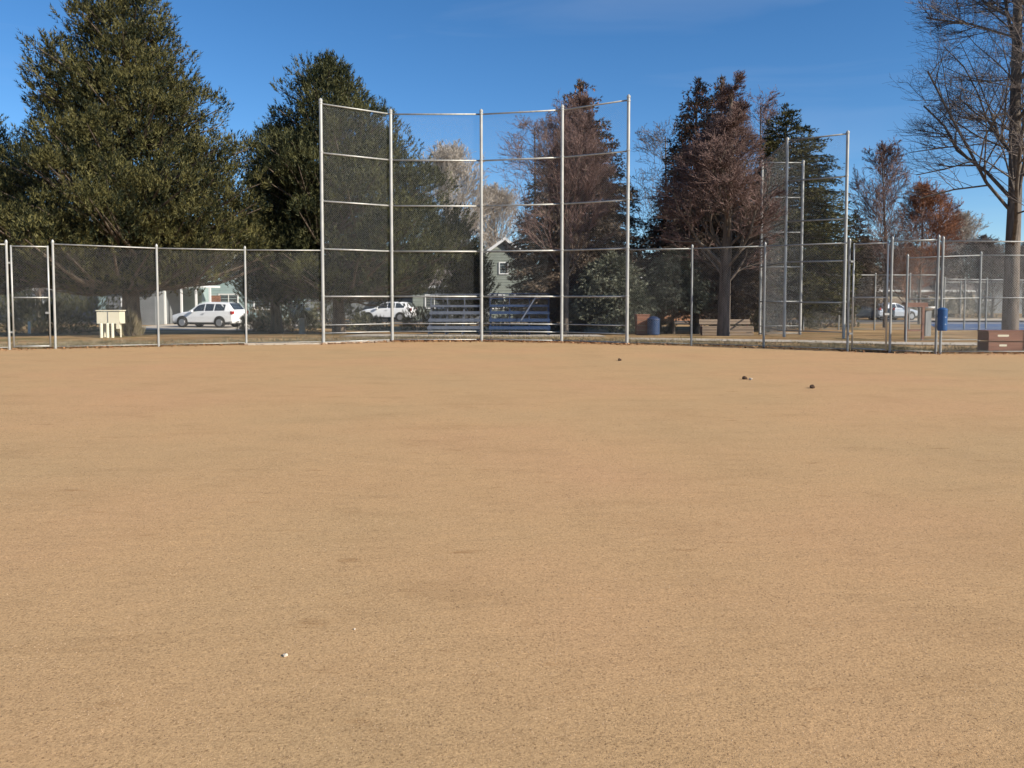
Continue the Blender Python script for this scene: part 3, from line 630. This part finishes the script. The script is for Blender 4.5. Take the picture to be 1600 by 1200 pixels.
# ------------------------------------------------------------------ houses
def window(o, x, y, z, wd, ht, cross=True):
    f = MB()
    t = 0.09
    f.box((x, y - 0.04, z + ht / 2), (wd + t * 2, 0.08, t)).box((x, y - 0.04, z - ht / 2), (wd + t * 2, 0.08, t))
    f.box((x - wd / 2 - t / 2, y - 0.04, z), (t, 0.08, ht - t)).box((x + wd / 2 + t / 2, y - 0.04, z), (t, 0.08, ht - t))
    if cross: f.box((x, y - 0.03, z), (0.05, 0.05, ht - t))
    fo_ = f.build('window', M['white'], o)
    MB().box((x, y - 0.012, z), (wd - 0.002, 0.02, ht - t - 0.002)).build('pane', M['glass'], fo_)
def siding(mb, x0, x1, y, z0, z1, step=0.2, gable=None):
    z = z0 + step
    while z < z1:
        a, b = x0, x1
        if gable and z > gable[0]:
            t = (z - gable[0]) / (gable[2] - gable[0]); a = x0 + (gable[1] - x0) * t + 0.1; b = x1 + (gable[1] - x1) * t - 0.1
        if b - a > 0.3: mb.box(((a + b) / 2, y - 0.012, z), (b - a, 0.03, 0.03))
        z += step
def gable_wing(o, x0, x1, y0, y1, h, peak, m, name='wall', over=0.35, fm='white'):   # gable end faces the camera
    xm = (x0 + x1) / 2; mb = MB().prism([(x0, 0), (x1, 0), (x1, h), (xm, peak), (x0, h)], y0, y1)
    siding(mb, x0, x1, y0, 0.1, peak, 0.22, (h, xm, peak)); mb.build(name, m, o)
    for s, xe in ((-1, x0), (1, x1)):
        sl_ = (peak - h) / (xm - x0); ex = xe + s * over; ez = h - over * sl_
        mb = MB().prism([(ex, ez + 0.03), (xm, peak + 0.03), (xm, peak + 0.20), (ex, ez + 0.20)], y0 - over, y1 + over); mb.build('roof', M['roof'], o)
        mb = MB().prism([(ex, ez - 0.04), (xm, peak - 0.04), (xm, peak + 0.22), (ex, ez + 0.22)], y0 - over - 0.06, y0 - over - 0.005); mb.build('fascia', M[fm], o)
def side_wing(o, x0, x1, y0, y1, h, peak, m, over=0.4):                  # ridge runs across the view
    ym = (y0 + y1) / 2; mb = MB().box(((x0 + x1) / 2, (y0 + y1) / 2, h / 2), (x1 - x0, y1 - y0, h)); siding(mb, x0, x1, y0, 0.1, h, 0.22)
    mb.build('wall', m, o); sl_ = (peak - h) / (ym - y0); e = h - over * sl_
    for s, ye in ((-1, y0 - over), (1, y1 + over)):
        v = [(x0 - over, ye, e), (x1 + over, ye, e), (x1 + over, ym, peak), (x0 - over, ym, peak)]
        v2 = [(a, b, c + 0.18) for a, b, c in v]
        MB().add(v + v2, [(0, 1, 2, 3), (7, 6, 5, 4), (0, 4, 5, 1), (1, 5, 6, 2), (2, 6, 7, 3), (3, 7, 4, 0)]).build('roof', M['roof'], o)
    MB().box(((x0 + x1) / 2, y0 - over - 0.04, e + 0.05), (x1 - x0 + 2 * over, 0.06, 0.22)).build('fascia', M['white'], o)
# left house: two storeys with a garage wing
Y = 58; g = gz(Y)
h1 = empty('house', P(285, Y), 'grey and pale blue green two storey house behind the white car under the largest pine', 'house')
def hx(px, Y_=58): return X_at(px, Y_) - h1.location.x
side_wing(h1, hx(120), hx(420), 3, 11, 5.4, 7.8, M['siding_mint'])
gable_wing(h1, hx(232), hx(306), 1.2, 3.0, 5.3, 6.6, M['siding_mint'])
side_wing(h1, hx(205), hx(276), -3.5, 1.2, 2.6, 3.4, M['siding_grey'], 0.3)
MB().box((hx(300), -0.6, 2.75), (3.6, 3.2, 0.14)).build('porch_roof', M['white'], h1)
for px in (277, 302, 324, 345): MB().box((hx(px), -2.0, 1.32), (0.13, 0.13, 2.64)).build('porch_post', M['white'], h1)
window(h1, hx(262), 1.2, 4.3, 0.9, 1.1); window(h1, hx(340), 3, 4.0, 1.2, 1.1); window(h1, hx(335), 3, 1.6, 1.4, 1.2); window(h1, hx(180), 3, 1.6, 1.4, 1.2); window(h1, hx(390), 3, 1.6, 1.2, 1.2)
window(h1, hx(235), -3.5, 1.6, 0.6, 0.5, False)
MB().box((hx(312), 2.9, 1.05), (0.95, 0.16, 2.1)).build('door', M['redwood'], h1)
# centre house
Y = 62
h2 = empty('house', P(770, Y), 'grey green house with white edged gable behind the bleachers', 'house')
def hx2(px): return X_at(px, 62) - h2.location.x
side_wing(h2, hx2(640), hx2(752), 2, 10, 3.0, 5.3, M['siding_green'])
gable_wing(h2, hx2(750), hx2(828), 0, 9, hgt(404, 62), hgt(375, 62), M['siding_green'])
gable_wing(h2, hx2(706), hx2(764), -2.5, 1.9, 1.9, 2.9, M['siding_grey'], fm='garage')
window(h2, hx2(722), -2.5, 1.9, 0.75, 0.7, False); window(h2, hx2(787), 0, 4.3, 0.6, 0.9, False); window(h2, hx2(775), 0, 1.6, 1.2, 1.1); window(h2, hx2(675), 2, 1.6, 1.4, 1.1); window(h2, hx2(812), 0, 1.6, 0.9, 1.1)
MB().box((hx2(656), 5.2, 5.0), (0.7, 0.7, 1.6)).build('chimney', M['brick'], h2)
# right-of-centre house
h3 = empty('house', P(1050, 62), 'cream house with orange brick lower wall glimpsed between the spruces', 'house')
def hx3(px): return X_at(px, 62) - h3.location.x
side_wing(h3, hx3(960), hx3(1175), 2, 10, 3.6, 5.2, M['siding_cream'])
MB().box((hx3(1050), 1.7, 0.55), (hx3(1120) - hx3(980), 0.5, 1.1)).build('brick_wall', M['brick'], h3)
for px in (990, 1035, 1110, 1150): window(h3, hx3(px), 2, 2.2, 1.1, 1.0)
# far right low building with a flat dark roof
h4 = empty('low_building', P(1580, 92), 'low distant building with a flat dark roof beyond the blue court', 'building')
MB().box((0, 3, 1.9), (22, 6, 3.8)).build('wall', M['siding_grey'], h4); MB().box((0, 3, 4.05), (23, 7, 0.5)).build('roof', M['asphalt'], h4)
for k in range(7): window(h4, -9 + 3 * k, 0, 2.2, 1.4, 1.2)
h5 = empty('house', P(1400, 88), 'distant tan house behind the reddish bare tree', 'house')
side_wing(h5, -9, 9, 0, 9, 2.8, 5.0, M['siding_cream']); window(h5, -4, 0, 1.6, 1.3, 1.1); window(h5, 3, 0, 1.6, 1.3, 1.1)
h6 = empty('house', P(20, 66), 'grey house mostly hidden behind the left fence gate', 'house')
side_wing(h6, -12, 7, 0, 9, 2.8, 5.2, M['siding_grey']); window(h6, 2, 0, 1.6, 1.3, 1.1); window(h6, -5, 0, 1.6, 1.3, 1.1)
h7 = empty('house', P(545, 72), 'grey house behind the dark pine left of the backstop centre', 'house')
side_wing(h7, -8, 6, 0, 9, 2.8, 5.2, M['siding_grey']); window(h7, 2, 0, 1.6, 1.3, 1.1); window(h7, -3, 0, 1.6, 1.3, 1.1)
# board fences between gardens hide the horizon as in the photo
def board_fence(px0, px1, Y, h, label, m='siding_grey'):
    a, b = P(px0, Y), P(px1, Y); o = empty('board_fence', a, label, 'fence'); L = b.x - a.x; n = int(L / 2.4) + 1
    for i in range(n):
        x0 = i * L / n; MB().box((x0, 0.06, h / 2), (0.12, 0.12, h + 0.1)).build('post', M[m], o)
        mb = MB(); k = 0
        while k * 0.15 < L / n: mb.box((x0 + 0.06 + k * 0.15, 0, h / 2 + (k % 3) * 0.006), (0.14, 0.025, h)); k += 1
        tag(mb.build('board_panel', M[m], o), kind='stuff')
board_fence(395, 700, 68.5, 1.8, 'weathered board fence beyond the street behind the dark pine')
board_fence(830, 960, 68.5, 1.8, 'weathered board fence beyond the street behind the rusty spruce', 'wood')
board_fence(1180, 1420, 74, 1.8, 'weathered board fence far behind the second backstop', 'wood')

# ------------------------------------------------------------------ cars
def car(px, Y, rz, paint, label, L=4.6, Hh=1.66, kind='suv'):
    o = empty('parked_car', P(px, Y), label, 'car', rz=rz); hl = L / 2
    # stations along x: nose at -hl; (x, bottom, belt z, top z, half width belt, half width top)
    st = [(-hl, 0.42, 0.66, 0.70, 0.70, 0.55), (-hl + 0.12, 0.28, 0.80, 0.86, 0.84, 0.70), (-hl + 0.75, 0.24, 0.92, 1.00, 0.90, 0.76), (-hl + 1.25, 0.24, 0.98, 1.06, 0.91, 0.76),
          (-hl + 1.95, 0.24, 1.02, Hh - 0.10, 0.92, 0.64), (-hl + 2.4, 0.24, 1.03, Hh, 0.92, 0.64), (hl - 1.0, 0.24, 1.05, Hh - 0.02, 0.92, 0.64), (hl - 0.45, 0.26, 1.07, Hh - 0.08, 0.90, 0.62), (hl - 0.1, 0.30, 1.05, 1.16, 0.88, 0.72), (hl, 0.42, 0.80, 0.92, 0.80, 0.66)]
    if kind == 'sedan': st[6] = (hl - 1.35, 0.24, 0.98, Hh - 0.05, 0.90, 0.60); st[7] = (hl - 0.75, 0.26, 0.98, 1.04, 0.88, 0.72); st[8] = (hl - 0.1, 0.30, 0.95, 1.0, 0.86, 0.7)
    V = []; F = []
    for x, zb, zm, zt, wm, wt in st:
        ring = [(wm * 0.86, zb), (wm * 0.99, zb + 0.14), (wm, (zb + zm) / 2 + 0.1), (wm * 0.97, zm), (wt, zt - 0.03), (wt * 0.8, zt)]
        V += [(x, y, z) for y, z in ring] + [(x, -y, z) for y, z in reversed(ring)]
    n = 12
    for i in range(len(st) - 1):
        for k in range(n): F.append((i * n + k, i * n + (k + 1) % n, (i + 1) * n + (k + 1) % n, (i + 1) * n + k))
    F += [tuple(range(n)), tuple(reversed(range((len(st) - 1) * n, len(st) * n)))]
    mb = MB(); mb.v = V; mb.f = F; body = mb.build('body', paint, o, smooth=False)
    # side glass
    for s in (-1, 1):
        def sp(x, f):                         # point on the greenhouse side at station x, fraction f from belt to roof
            for a, b in zip(st[:-1], st[1:]):
                if a[0] <= x <= b[0]:
                    t = (x - a[0]) / (b[0] - a[0]); q = [a[k] + (b[k] - a[k]) * t for k in range(6)]
                    y = q[4] * 0.97 + (q[5] - q[4] * 0.97) * f; z = q[2] + (q[3] - 0.03 - q[2]) * f; return Vector((x, s * (y + 0.012), z + 0.003))
        spans = [(-hl + 1.55, -hl + 2.45), (-hl + 2.52, hl - 1.42), (hl - 1.34, hl - 0.62)] if kind == 'suv' else [(-hl + 1.65, -hl + 2.45), (-hl + 2.52, hl - 1.4)]
        for x0, x1 in spans:
            xi = (x0 + x1) / 2; q = [sp(x0, 0.1), sp(xi, 0.1), sp(x1, 0.1), sp(x1, 0.86), sp(xi, 0.86), sp(x0 + (0.28 if x0 == spans[0][0] else 0), 0.86 if x0 != spans[0][0] else 0.80)]
            MB().add(q, [(0, 1, 2, 3, 4, 5)]).build('window', M['glass'], o)
        MB().box((-hl + 1.62, s * 1.0, 1.08), (0.16, 0.18, 0.13)).build('mirror', paint, o)
        MB().box((0.15, s * 0.945, 0.92), (0.18, 0.03, 0.03)).build('door_handle', M['rim'], o)
        for x in (-hl + 0.88, hl - 0.95):
            a = MB().lathe((0, 0, 0), [(0.40, -0.02), (0.40, 0.02)], 20); aa = a.build('wheel_arch', M['tyre'], o, (x, s * 0.915, 0.38)); aa.rotation_euler = (R(90), 0, 0)
            wv = MB().lathe((0, 0, 0), [(0.30, -0.11), (0.345, -0.08), (0.345, 0.08), (0.30, 0.11)], 20).build('wheel', M['tyre'], o, (x, s * 0.85, 0.345)); wv.rotation_euler = (R(90), 0, 0)
            rm = MB().lathe((0, 0, 0), [(0.22, -0.118), (0.235, -0.10), (0.235, 0.10), (0.22, 0.118)], 12).build('rim', M['rim'], wv)
        MB().box((hl - 0.1, s * 0.78, 0.98), (0.16, 0.22, 0.20)).build('tail_light', M['lamp_red'], o)
        MB().box((-hl + 0.14, s * 0.68, 0.72), (0.16, 0.28, 0.12)).build('headlight', M['lamp_clear'], o)
    MB().box((0, 0, 0.27), (L - 0.5, 1.80, 0.12)).build('sill', M['tyre'], o)
    # windscreen and rear window
    def quad(a, b, fa, fb, nm):
        def pt(q, f, s): return Vector((q[0], s * (q[5] * (1 if f else 0.95)) * 0.88, q[3] + 0.012))
        v = [pt(a, 0, -1), pt(a, 0, 1), pt(b, 1, 1), pt(b, 1, -1)]; MB().add(v, [(0, 1, 2, 3)]).build(nm, M['glass'], o)
    quad(st[3], st[4], 0, 1, 'windscreen'); quad(st[8], st[7], 0, 1, 'rear_window')
    MB().box((hl + 0.005, 0, 0.62), (0.02, 0.5, 0.12)).build('number_plate', M['white'], o)
    return o
car(328, 50.5, R(-13), M['carwhite'], 'white sport utility car parked in the driveway left of the backstop', 4.55, 1.66)
car(606, 63, R(-8), M['carwhite'], 'white car mostly hidden behind bushes between the two left backstop posts', 4.5, 1.6)
car(455, 64, R(4), M['cardark'], 'dark car partly hidden behind shrubs left of the backstop', 4.5, 1.45, 'sedan')
car(1352, 66, R(-20), M['cardark'], 'dark green car parked beyond the distant fence right of the second backstop', 4.4, 1.45, 'sedan')
car(1392, 66, R(-160), M['carsilver'], 'silver car parked beyond the distant fence left of the blue barrel', 4.4, 1.5, 'sedan')

# ------------------------------------------------------------------ bleachers
def bleacher(px0, px1, Y, m_plank, m_frame, label, rows=4, diag=False):
    a, b = P(px0, Y), P(px1, Y); W = b.x - a.x; o = empty('bleacher', P((px0 + px1) / 2, Y), label, 'bleacher'); zr, yr = 0.30, 0.42
    for k in range(rows):
        z = 0.32 + zr * k; y = yr * k
        MB().box((0, y, z), (W, 0.25, 0.045)).build('seat_plank', m_plank, o)
        MB().box((0, y - 0.13, z - 0.045), (W, 0.02, 0.05)).build('plank_lip', m_plank, o)
        if k: MB().box((0, y - 0.24, z - 0.27), (W, 0.22, 0.04)).build('foot_plank', m_plank, o)
    for f in (-0.48, -0.16, 0.16, 0.48):
        x = W * f; mb = MB()
        mb.bar((x, -0.1, 0.02), (x, yr * rows, 0.02), 0.05, 0.05).bar((x, -0.05, 0.1), (x, yr * (rows - 1) + 0.05, 0.22 + zr * (rows - 1)), 0.05, 0.05)
        for k in range(rows): mb.bar((x, yr * k + 0.03, 0.02), (x, yr * k + 0.03, 0.30 + zr * k), 0.04, 0.04)
        mb.build('frame', m_frame, o)
    zt = 0.32 + zr * (rows - 1); mb = MB(); y = yr * (rows - 1) + 0.16
    for z in (zt + 0.28, zt + 0.48): MB().tube((-W / 2, y, z), (W / 2, y, z), 0.022, n=8).build('guard_rail', m_frame, o)
    for f in (-0.5, -0.17, 0.17, 0.5): MB().tube((W * f, y, 0.1), (W * f, y, zt + 0.48), 0.022, n=8).build('guard_post', m_frame, o)
    if diag: MB().tube((W * 0.02, -0.2, 0.62), (W * 0.30, y - 0.1, zt + 0.44), 0.03, n=8).build('hand_rail', M['alu'], o)
    MB().bar((-W * 0.48, y, 0.15), (-W * 0.16, y, zt), 0.03, 0.03).bar((W * 0.48, y, 0.15), (W * 0.16, y, zt), 0.03, 0.03).build('cross_brace', m_frame, o)
bleacher(668, 750, 32.0, M['alu'], M['alu'], 'grey aluminium bleachers behind the left half of the backstop')
bleacher(764, 860, 31.4, M['blue'], M['blue_dark'], 'blue bleachers with a hand rail behind the right half of the backstop', diag=True)

# ------------------------------------------------------------------ small things
o = empty('utility_cabinet', P(172, 28.6), 'cream utility cabinet on posts in front of the largest pine', 'utility cabinet')
MB().box((0, 0.1, 0.74), (0.84, 0.42, 0.44)).build('cabinet_box', M['cream'], o)
MB().box((0, 0.1, 1.005), (0.90, 0.48, 0.03)).build('lid', M['cream'], o)
MB().box((0.36, -0.09, 0.46), (0.12, 0.06, 0.26)).build('side_flange', M['cream'], o)
for x in (-0.20, 0.03, 0.21): MB().lathe((x, -0.22, 0), [(0.055, -0.05), (0.055, 0.50), (0.03, 0.54)], 12).build('leg', M['cream'], o)
for x in (-0.3, 0.3): MB().tube((x, 0.2, 0), (x, 0.2, 0.5), 0.03, n=8).build('rear_leg', M['cream'], o)
MB().box((0.0, -0.118, 0.78), (0.02, 0.02, 0.42)).build('door_seam', M['galv_dark'], o)
def bollard(px, Y, h, r, m, label):
    o = empty('bollard', P(px, Y), label, 'bollard')
    MB().lathe((0, 0, 0), [(r, -0.1), (r, h - 0.06), (r * 0.8, h - 0.015), (r * 0.3, h)], 14).build('shaft', m, o, smooth=False)
    MB().lathe((0, 0, 0), [(r * 1.35, -0.02), (r * 1.25, 0.05)], 14).build('footing', M['concrete'], o)
bollard(472, 37, 0.78, 0.14, M['concrete'], 'short thick pale concrete post left of the backstop')
bollard(46, 37, 0.62, 0.06, M['white'], 'thin white marker post behind the left fence gate')
# litter bin
def bin_(px, Y, r, h, label, z0=0.0, mb_='blue', ml_='blue_dark'):
    o = empty('litter_bin', P(px, Y), label, 'litter bin')
    MB().lathe((0, 0, z0), [(r * 0.92, 0.03), (r, 0.06), (r, h * 0.33), (r * 1.04, h * 0.35), (r, h * 0.37), (r, h * 0.66), (r * 1.04, h * 0.68), (r, h * 0.70), (r, h)], 20).build('drum', M[mb_], o)
    MB().lathe((0, 0, z0 + h), [(r * 1.06, 0), (r * 1.02, 0.26 * r), (r * 0.6, 0.55 * r), (r * 0.1, 0.66 * r)], 20).build('lid', M[ml_], o)
    return o
b1 = bin_(1021, 31, 0.25, 0.62, 'blue litter bin right of the backstop behind the fence')
b2 = bin_(1471, 19.98, 0.118, 0.56, 'narrow blue barrel strapped to the fence post left of the storage bench', 0.60, 'blue_bright', 'blue_bright')
for z in (0.75, 1.02): MB().box((-0.02, 0.16, z), (0.14, 0.10, 0.03)).build('strap', M['galv_dark'], b2)
# brown planter next to the bin
o = empty('wooden_box', P(1003, 31.6), 'dark brown wooden box left of the blue litter bin', 'box')
for k in range(4): MB().box((0, -0.3, 0.12 + 0.2 * k), (0.5, 0.03, 0.185)).build('board', M['redwood'], o)
for s in (-1, 1):
    for k in range(4): MB().box((s * 0.235, 0, 0.12 + 0.2 * k), (0.03, 0.568, 0.185)).build('board', M['redwood'], o)
MB().box((0, 0, 0.84), (0.56, 0.66, 0.05)).build('lid', M['redwood'], o)
# wooden bench behind the second bare tree's trunk
o = empty('wooden_bench', P(1135, 31.5), 'long tan wooden bench behind the stout bare tree trunk', 'bench')
for k, z in enumerate((0.10, 0.26, 0.42)): MB().box((0, -0.22, z - 0.02), (2.1, 0.045, 0.13)).build('front_slat', M['wood'], o)
for k in range(3): MB().box((0, -0.14 + 0.16 * k, 0.50), (2.1, 0.145, 0.04)).build('seat_slat', M['wood'], o)
for k in range(2): MB().box((0, 0.30 + 0.03 * k, 0.68 + 0.15 * k), (2.1, 0.04, 0.13), rx=R(-8)).build('back_slat', M['wood'], o)
o.scale = (1, 1, 0.72)
for x in (-0.95, 0, 0.95): MB().box((x, 0.06, 0.24), (0.08, 0.48, 0.46)).box((x, 0.35, 0.5), (0.07, 0.05, 0.75)).build('support', M['redwood'], o)
# red brown bench / box at the right edge
o = empty('storage_bench', P(1590, 20.9), 'red brown wooden storage bench at the right edge of the field', 'bench')
for k, z in enumerate((0.16, 0.43)): 
    MB().box((0, 0, z), (1.62, 0.05, 0.235)).build('front_board', M['redwood'], o)
    MB().box((0, 0.46, z), (1.62, 0.05, 0.235)).build('rear_board', M['redwood'], o)
    for s in (-1, 1): MB().box((s * 0.785, 0.23, z), (0.05, 0.405, 0.235)).build('end_board', M['redwood'], o)
for k in range(3): MB().box((0, 0.06 + 0.17 * k, 0.575), (1.66, 0.16, 0.035)).build('lid_board', M['redwood'], o)
for z, wd in ((0.455, 0.30), (0.19, 0.20)): MB().box((-0.42, -0.029, z), (wd, 0.006, 0.055)).build('label_plate', M['cream'], o)
# low brown rack on posts
o = empty('equipment_rack', P(1428, 26.6), 'dark red brown board on two posts behind the right fence', 'rack')
MB().box((0, 0, 1.28), (0.74, 0.3, 0.06)).build('shelf_board', M['redwood'], o); MB().box((0, -0.16, 1.22), (0.74, 0.03, 0.12)).build('front_board', M['redwood'], o)
for x in (-0.29, 0.29): MB().box((x, 0, 0.6), (0.08, 0.08, 1.3)).build('post', M['redwood'], o)
MB().box((-0.0, 0, 0.35), (0.5, 0.06, 0.06)).build('cross_bar', M['redwood'], o)
o = empty('drinking_fountain', P(1448, 30), 'small white topped drinking fountain left of the blue barrel', 'fountain')
MB().box((0, 0, 0.45), (0.22, 0.2, 1.1)).build('pedestal', M['galv_dark'], o); MB().lathe((0, 0, 1.0), [(0.12, 0), (0.26, 0.10), (0.27, 0.16), (0.2, 0.15)], 16).build('basin', M['white'], o)

# ------------------------------------------------------------------ clods, stones, leaves, pebbles
def ico_lump(rng, n=1):
    import bmesh
    bm = bmesh.new(); bmesh.ops.create_icosphere(bm, subdivisions=2, radius=1.0)
    for v in bm.verts: v.co *= 1 + rng.normal() * 0.13
    me = bpy.data.meshes.new('lump'); bm.to_mesh(me); bm.free(); return me
def gp(px, py):                               # ground point under a photo pixel
    a = math.atan((PCY - py) / FPX) - PITCH; Y_ = -CAMZ / math.tan(a); return P(px, Y_, 0.0)
rng = np.random.default_rng(5)
for px, py, s, nm, m, lb, c in ((968.5, 564, 0.042, 'dirt_clod', 'clod', 'dark clod of dirt nearest the backstop', 'dirt clod'), (1163.5, 593, 0.042, 'dirt_clod', 'clod', 'dark clod of dirt in the middle of the three', 'dirt clod'),
                      (1269, 607, 0.042, 'dirt_clod', 'clod', 'dark clod of dirt farthest right and lowest of the three', 'dirt clod'), (446, 1027, 0.0095, 'pale_stone', 'stone', 'small pale stone lying alone in the left foreground dirt', 'stone'),
                      (1173, 594, 0.03, 'pale_stone', 'stone', 'small pale stone beside the middle clod', 'stone'),
                      (554, 985, 0.0045, 'pale_stone', 'stone', 'tiny pale stone in the central foreground dirt', 'stone')):
    p = gp(px, py); o = link_mesh(nm, ico_lump(rng), M[m]); o.location = (p.x, p.y, s * 0.55 + 0.004); o.scale = (s * 1.15, s, s * (0.95 if m == 'clod' else 0.7)); o.rotation_euler = (0, 0, rng.random() * 6)
    tag(o, lb, c, 'dark clods on the dirt' if m == 'clod' else 'pale stones on the dirt')
# dead leaves along the backstop and fence
N = 12000; e = np.array([[p.x, p.y] for p in edge[1:-1]]); wts = np.ones(len(e) - 1); wts[9:13] = 7.0
wts *= np.linalg.norm(e[1:] - e[:-1], axis=1); k = rng.choice(len(wts), N, p=wts / wts.sum()); t = rng.random((N, 1))
c = e[k] + (e[k + 1] - e[k]) * t; c[:, 1] += rng.normal(size=N) * 0.34 + 0.20
C = np.column_stack([c, np.full(N, 0.012) + rng.random(N) * 0.03])
d1 = rng.normal(size=(N, 3)) * np.array([1, 1, 0.4]); d1 /= np.linalg.norm(d1, axis=1)[:, None]; d2 = np.cross(d1, np.array([0, 0, 1.0]) + rng.normal(size=(N, 3)) * 0.4); s = rng.uniform(0.02, 0.05, (N, 1))
V = np.stack([C - d1 * s, C - d2 * s * 0.6 + [0, 0, 0.008], C + d1 * s, C + d2 * s * 0.6 + [0, 0, 0.008]], 1).reshape(-1, 3)
tag(link_mesh('dead_leaves', np_mesh('dead_leaves', V, np.arange(len(V)).reshape(-1, 4)), M['leaf']), kind='stuff')
# grit on the near dirt: small four-sided stones
N = 30000; yy = 2.0 * (11.0 / 2.0) ** rng.random(N); xx = rng.uniform(-0.75, 0.75, N) * yy; s = rng.uniform(0.0012, 0.0035, (N, 1)) * (yy[:, None] / 3.2) ** 0.5
C = np.column_stack([xx, yy, np.full(N, 0.004)]); a = rng.random(N) * 6.28; u = np.column_stack([np.cos(a), np.sin(a), np.zeros(N)]); v = np.column_stack([-np.sin(a), np.cos(a), np.zeros(N)])
ap = C + np.column_stack([rng.normal(size=(N, 2)) * 0.0006, s[:, 0] * 0.9])
V = np.stack([C + u * s, C + v * s * 0.8, C - u * s * 0.9, C - v * s, ap], 1).reshape(-1, 3); b = (np.arange(N) * 5)[:, None]
F = np.concatenate([b + np.array([[i, (i + 1) % 4, 4]]) for i in range(4)], 0)
tag(link_mesh('grit', np_mesh('grit', V, F), M['pebble']), kind='stuff')
# short dry grass blades along the fences
N = 16000; kk = rng.choice(len(wts), N); t = rng.random((N, 1)); c = e[kk] + (e[kk + 1] - e[kk]) * t; c[:, 1] += 0.16 + np.abs(rng.normal(size=N)) * 1.6
C = np.column_stack([c, np.array([gz(y) for y in c[:, 1]])]); V = blades(C, np.tile([[0, 0, 1.0]], (N, 1)), 4, 0.095, 0.006, 0.45, rng)
tag(link_mesh('dry_grass', np_mesh('dry_grass', V, np.arange(len(V)).reshape(-1, 3)), M['shrub']), kind='stuff')
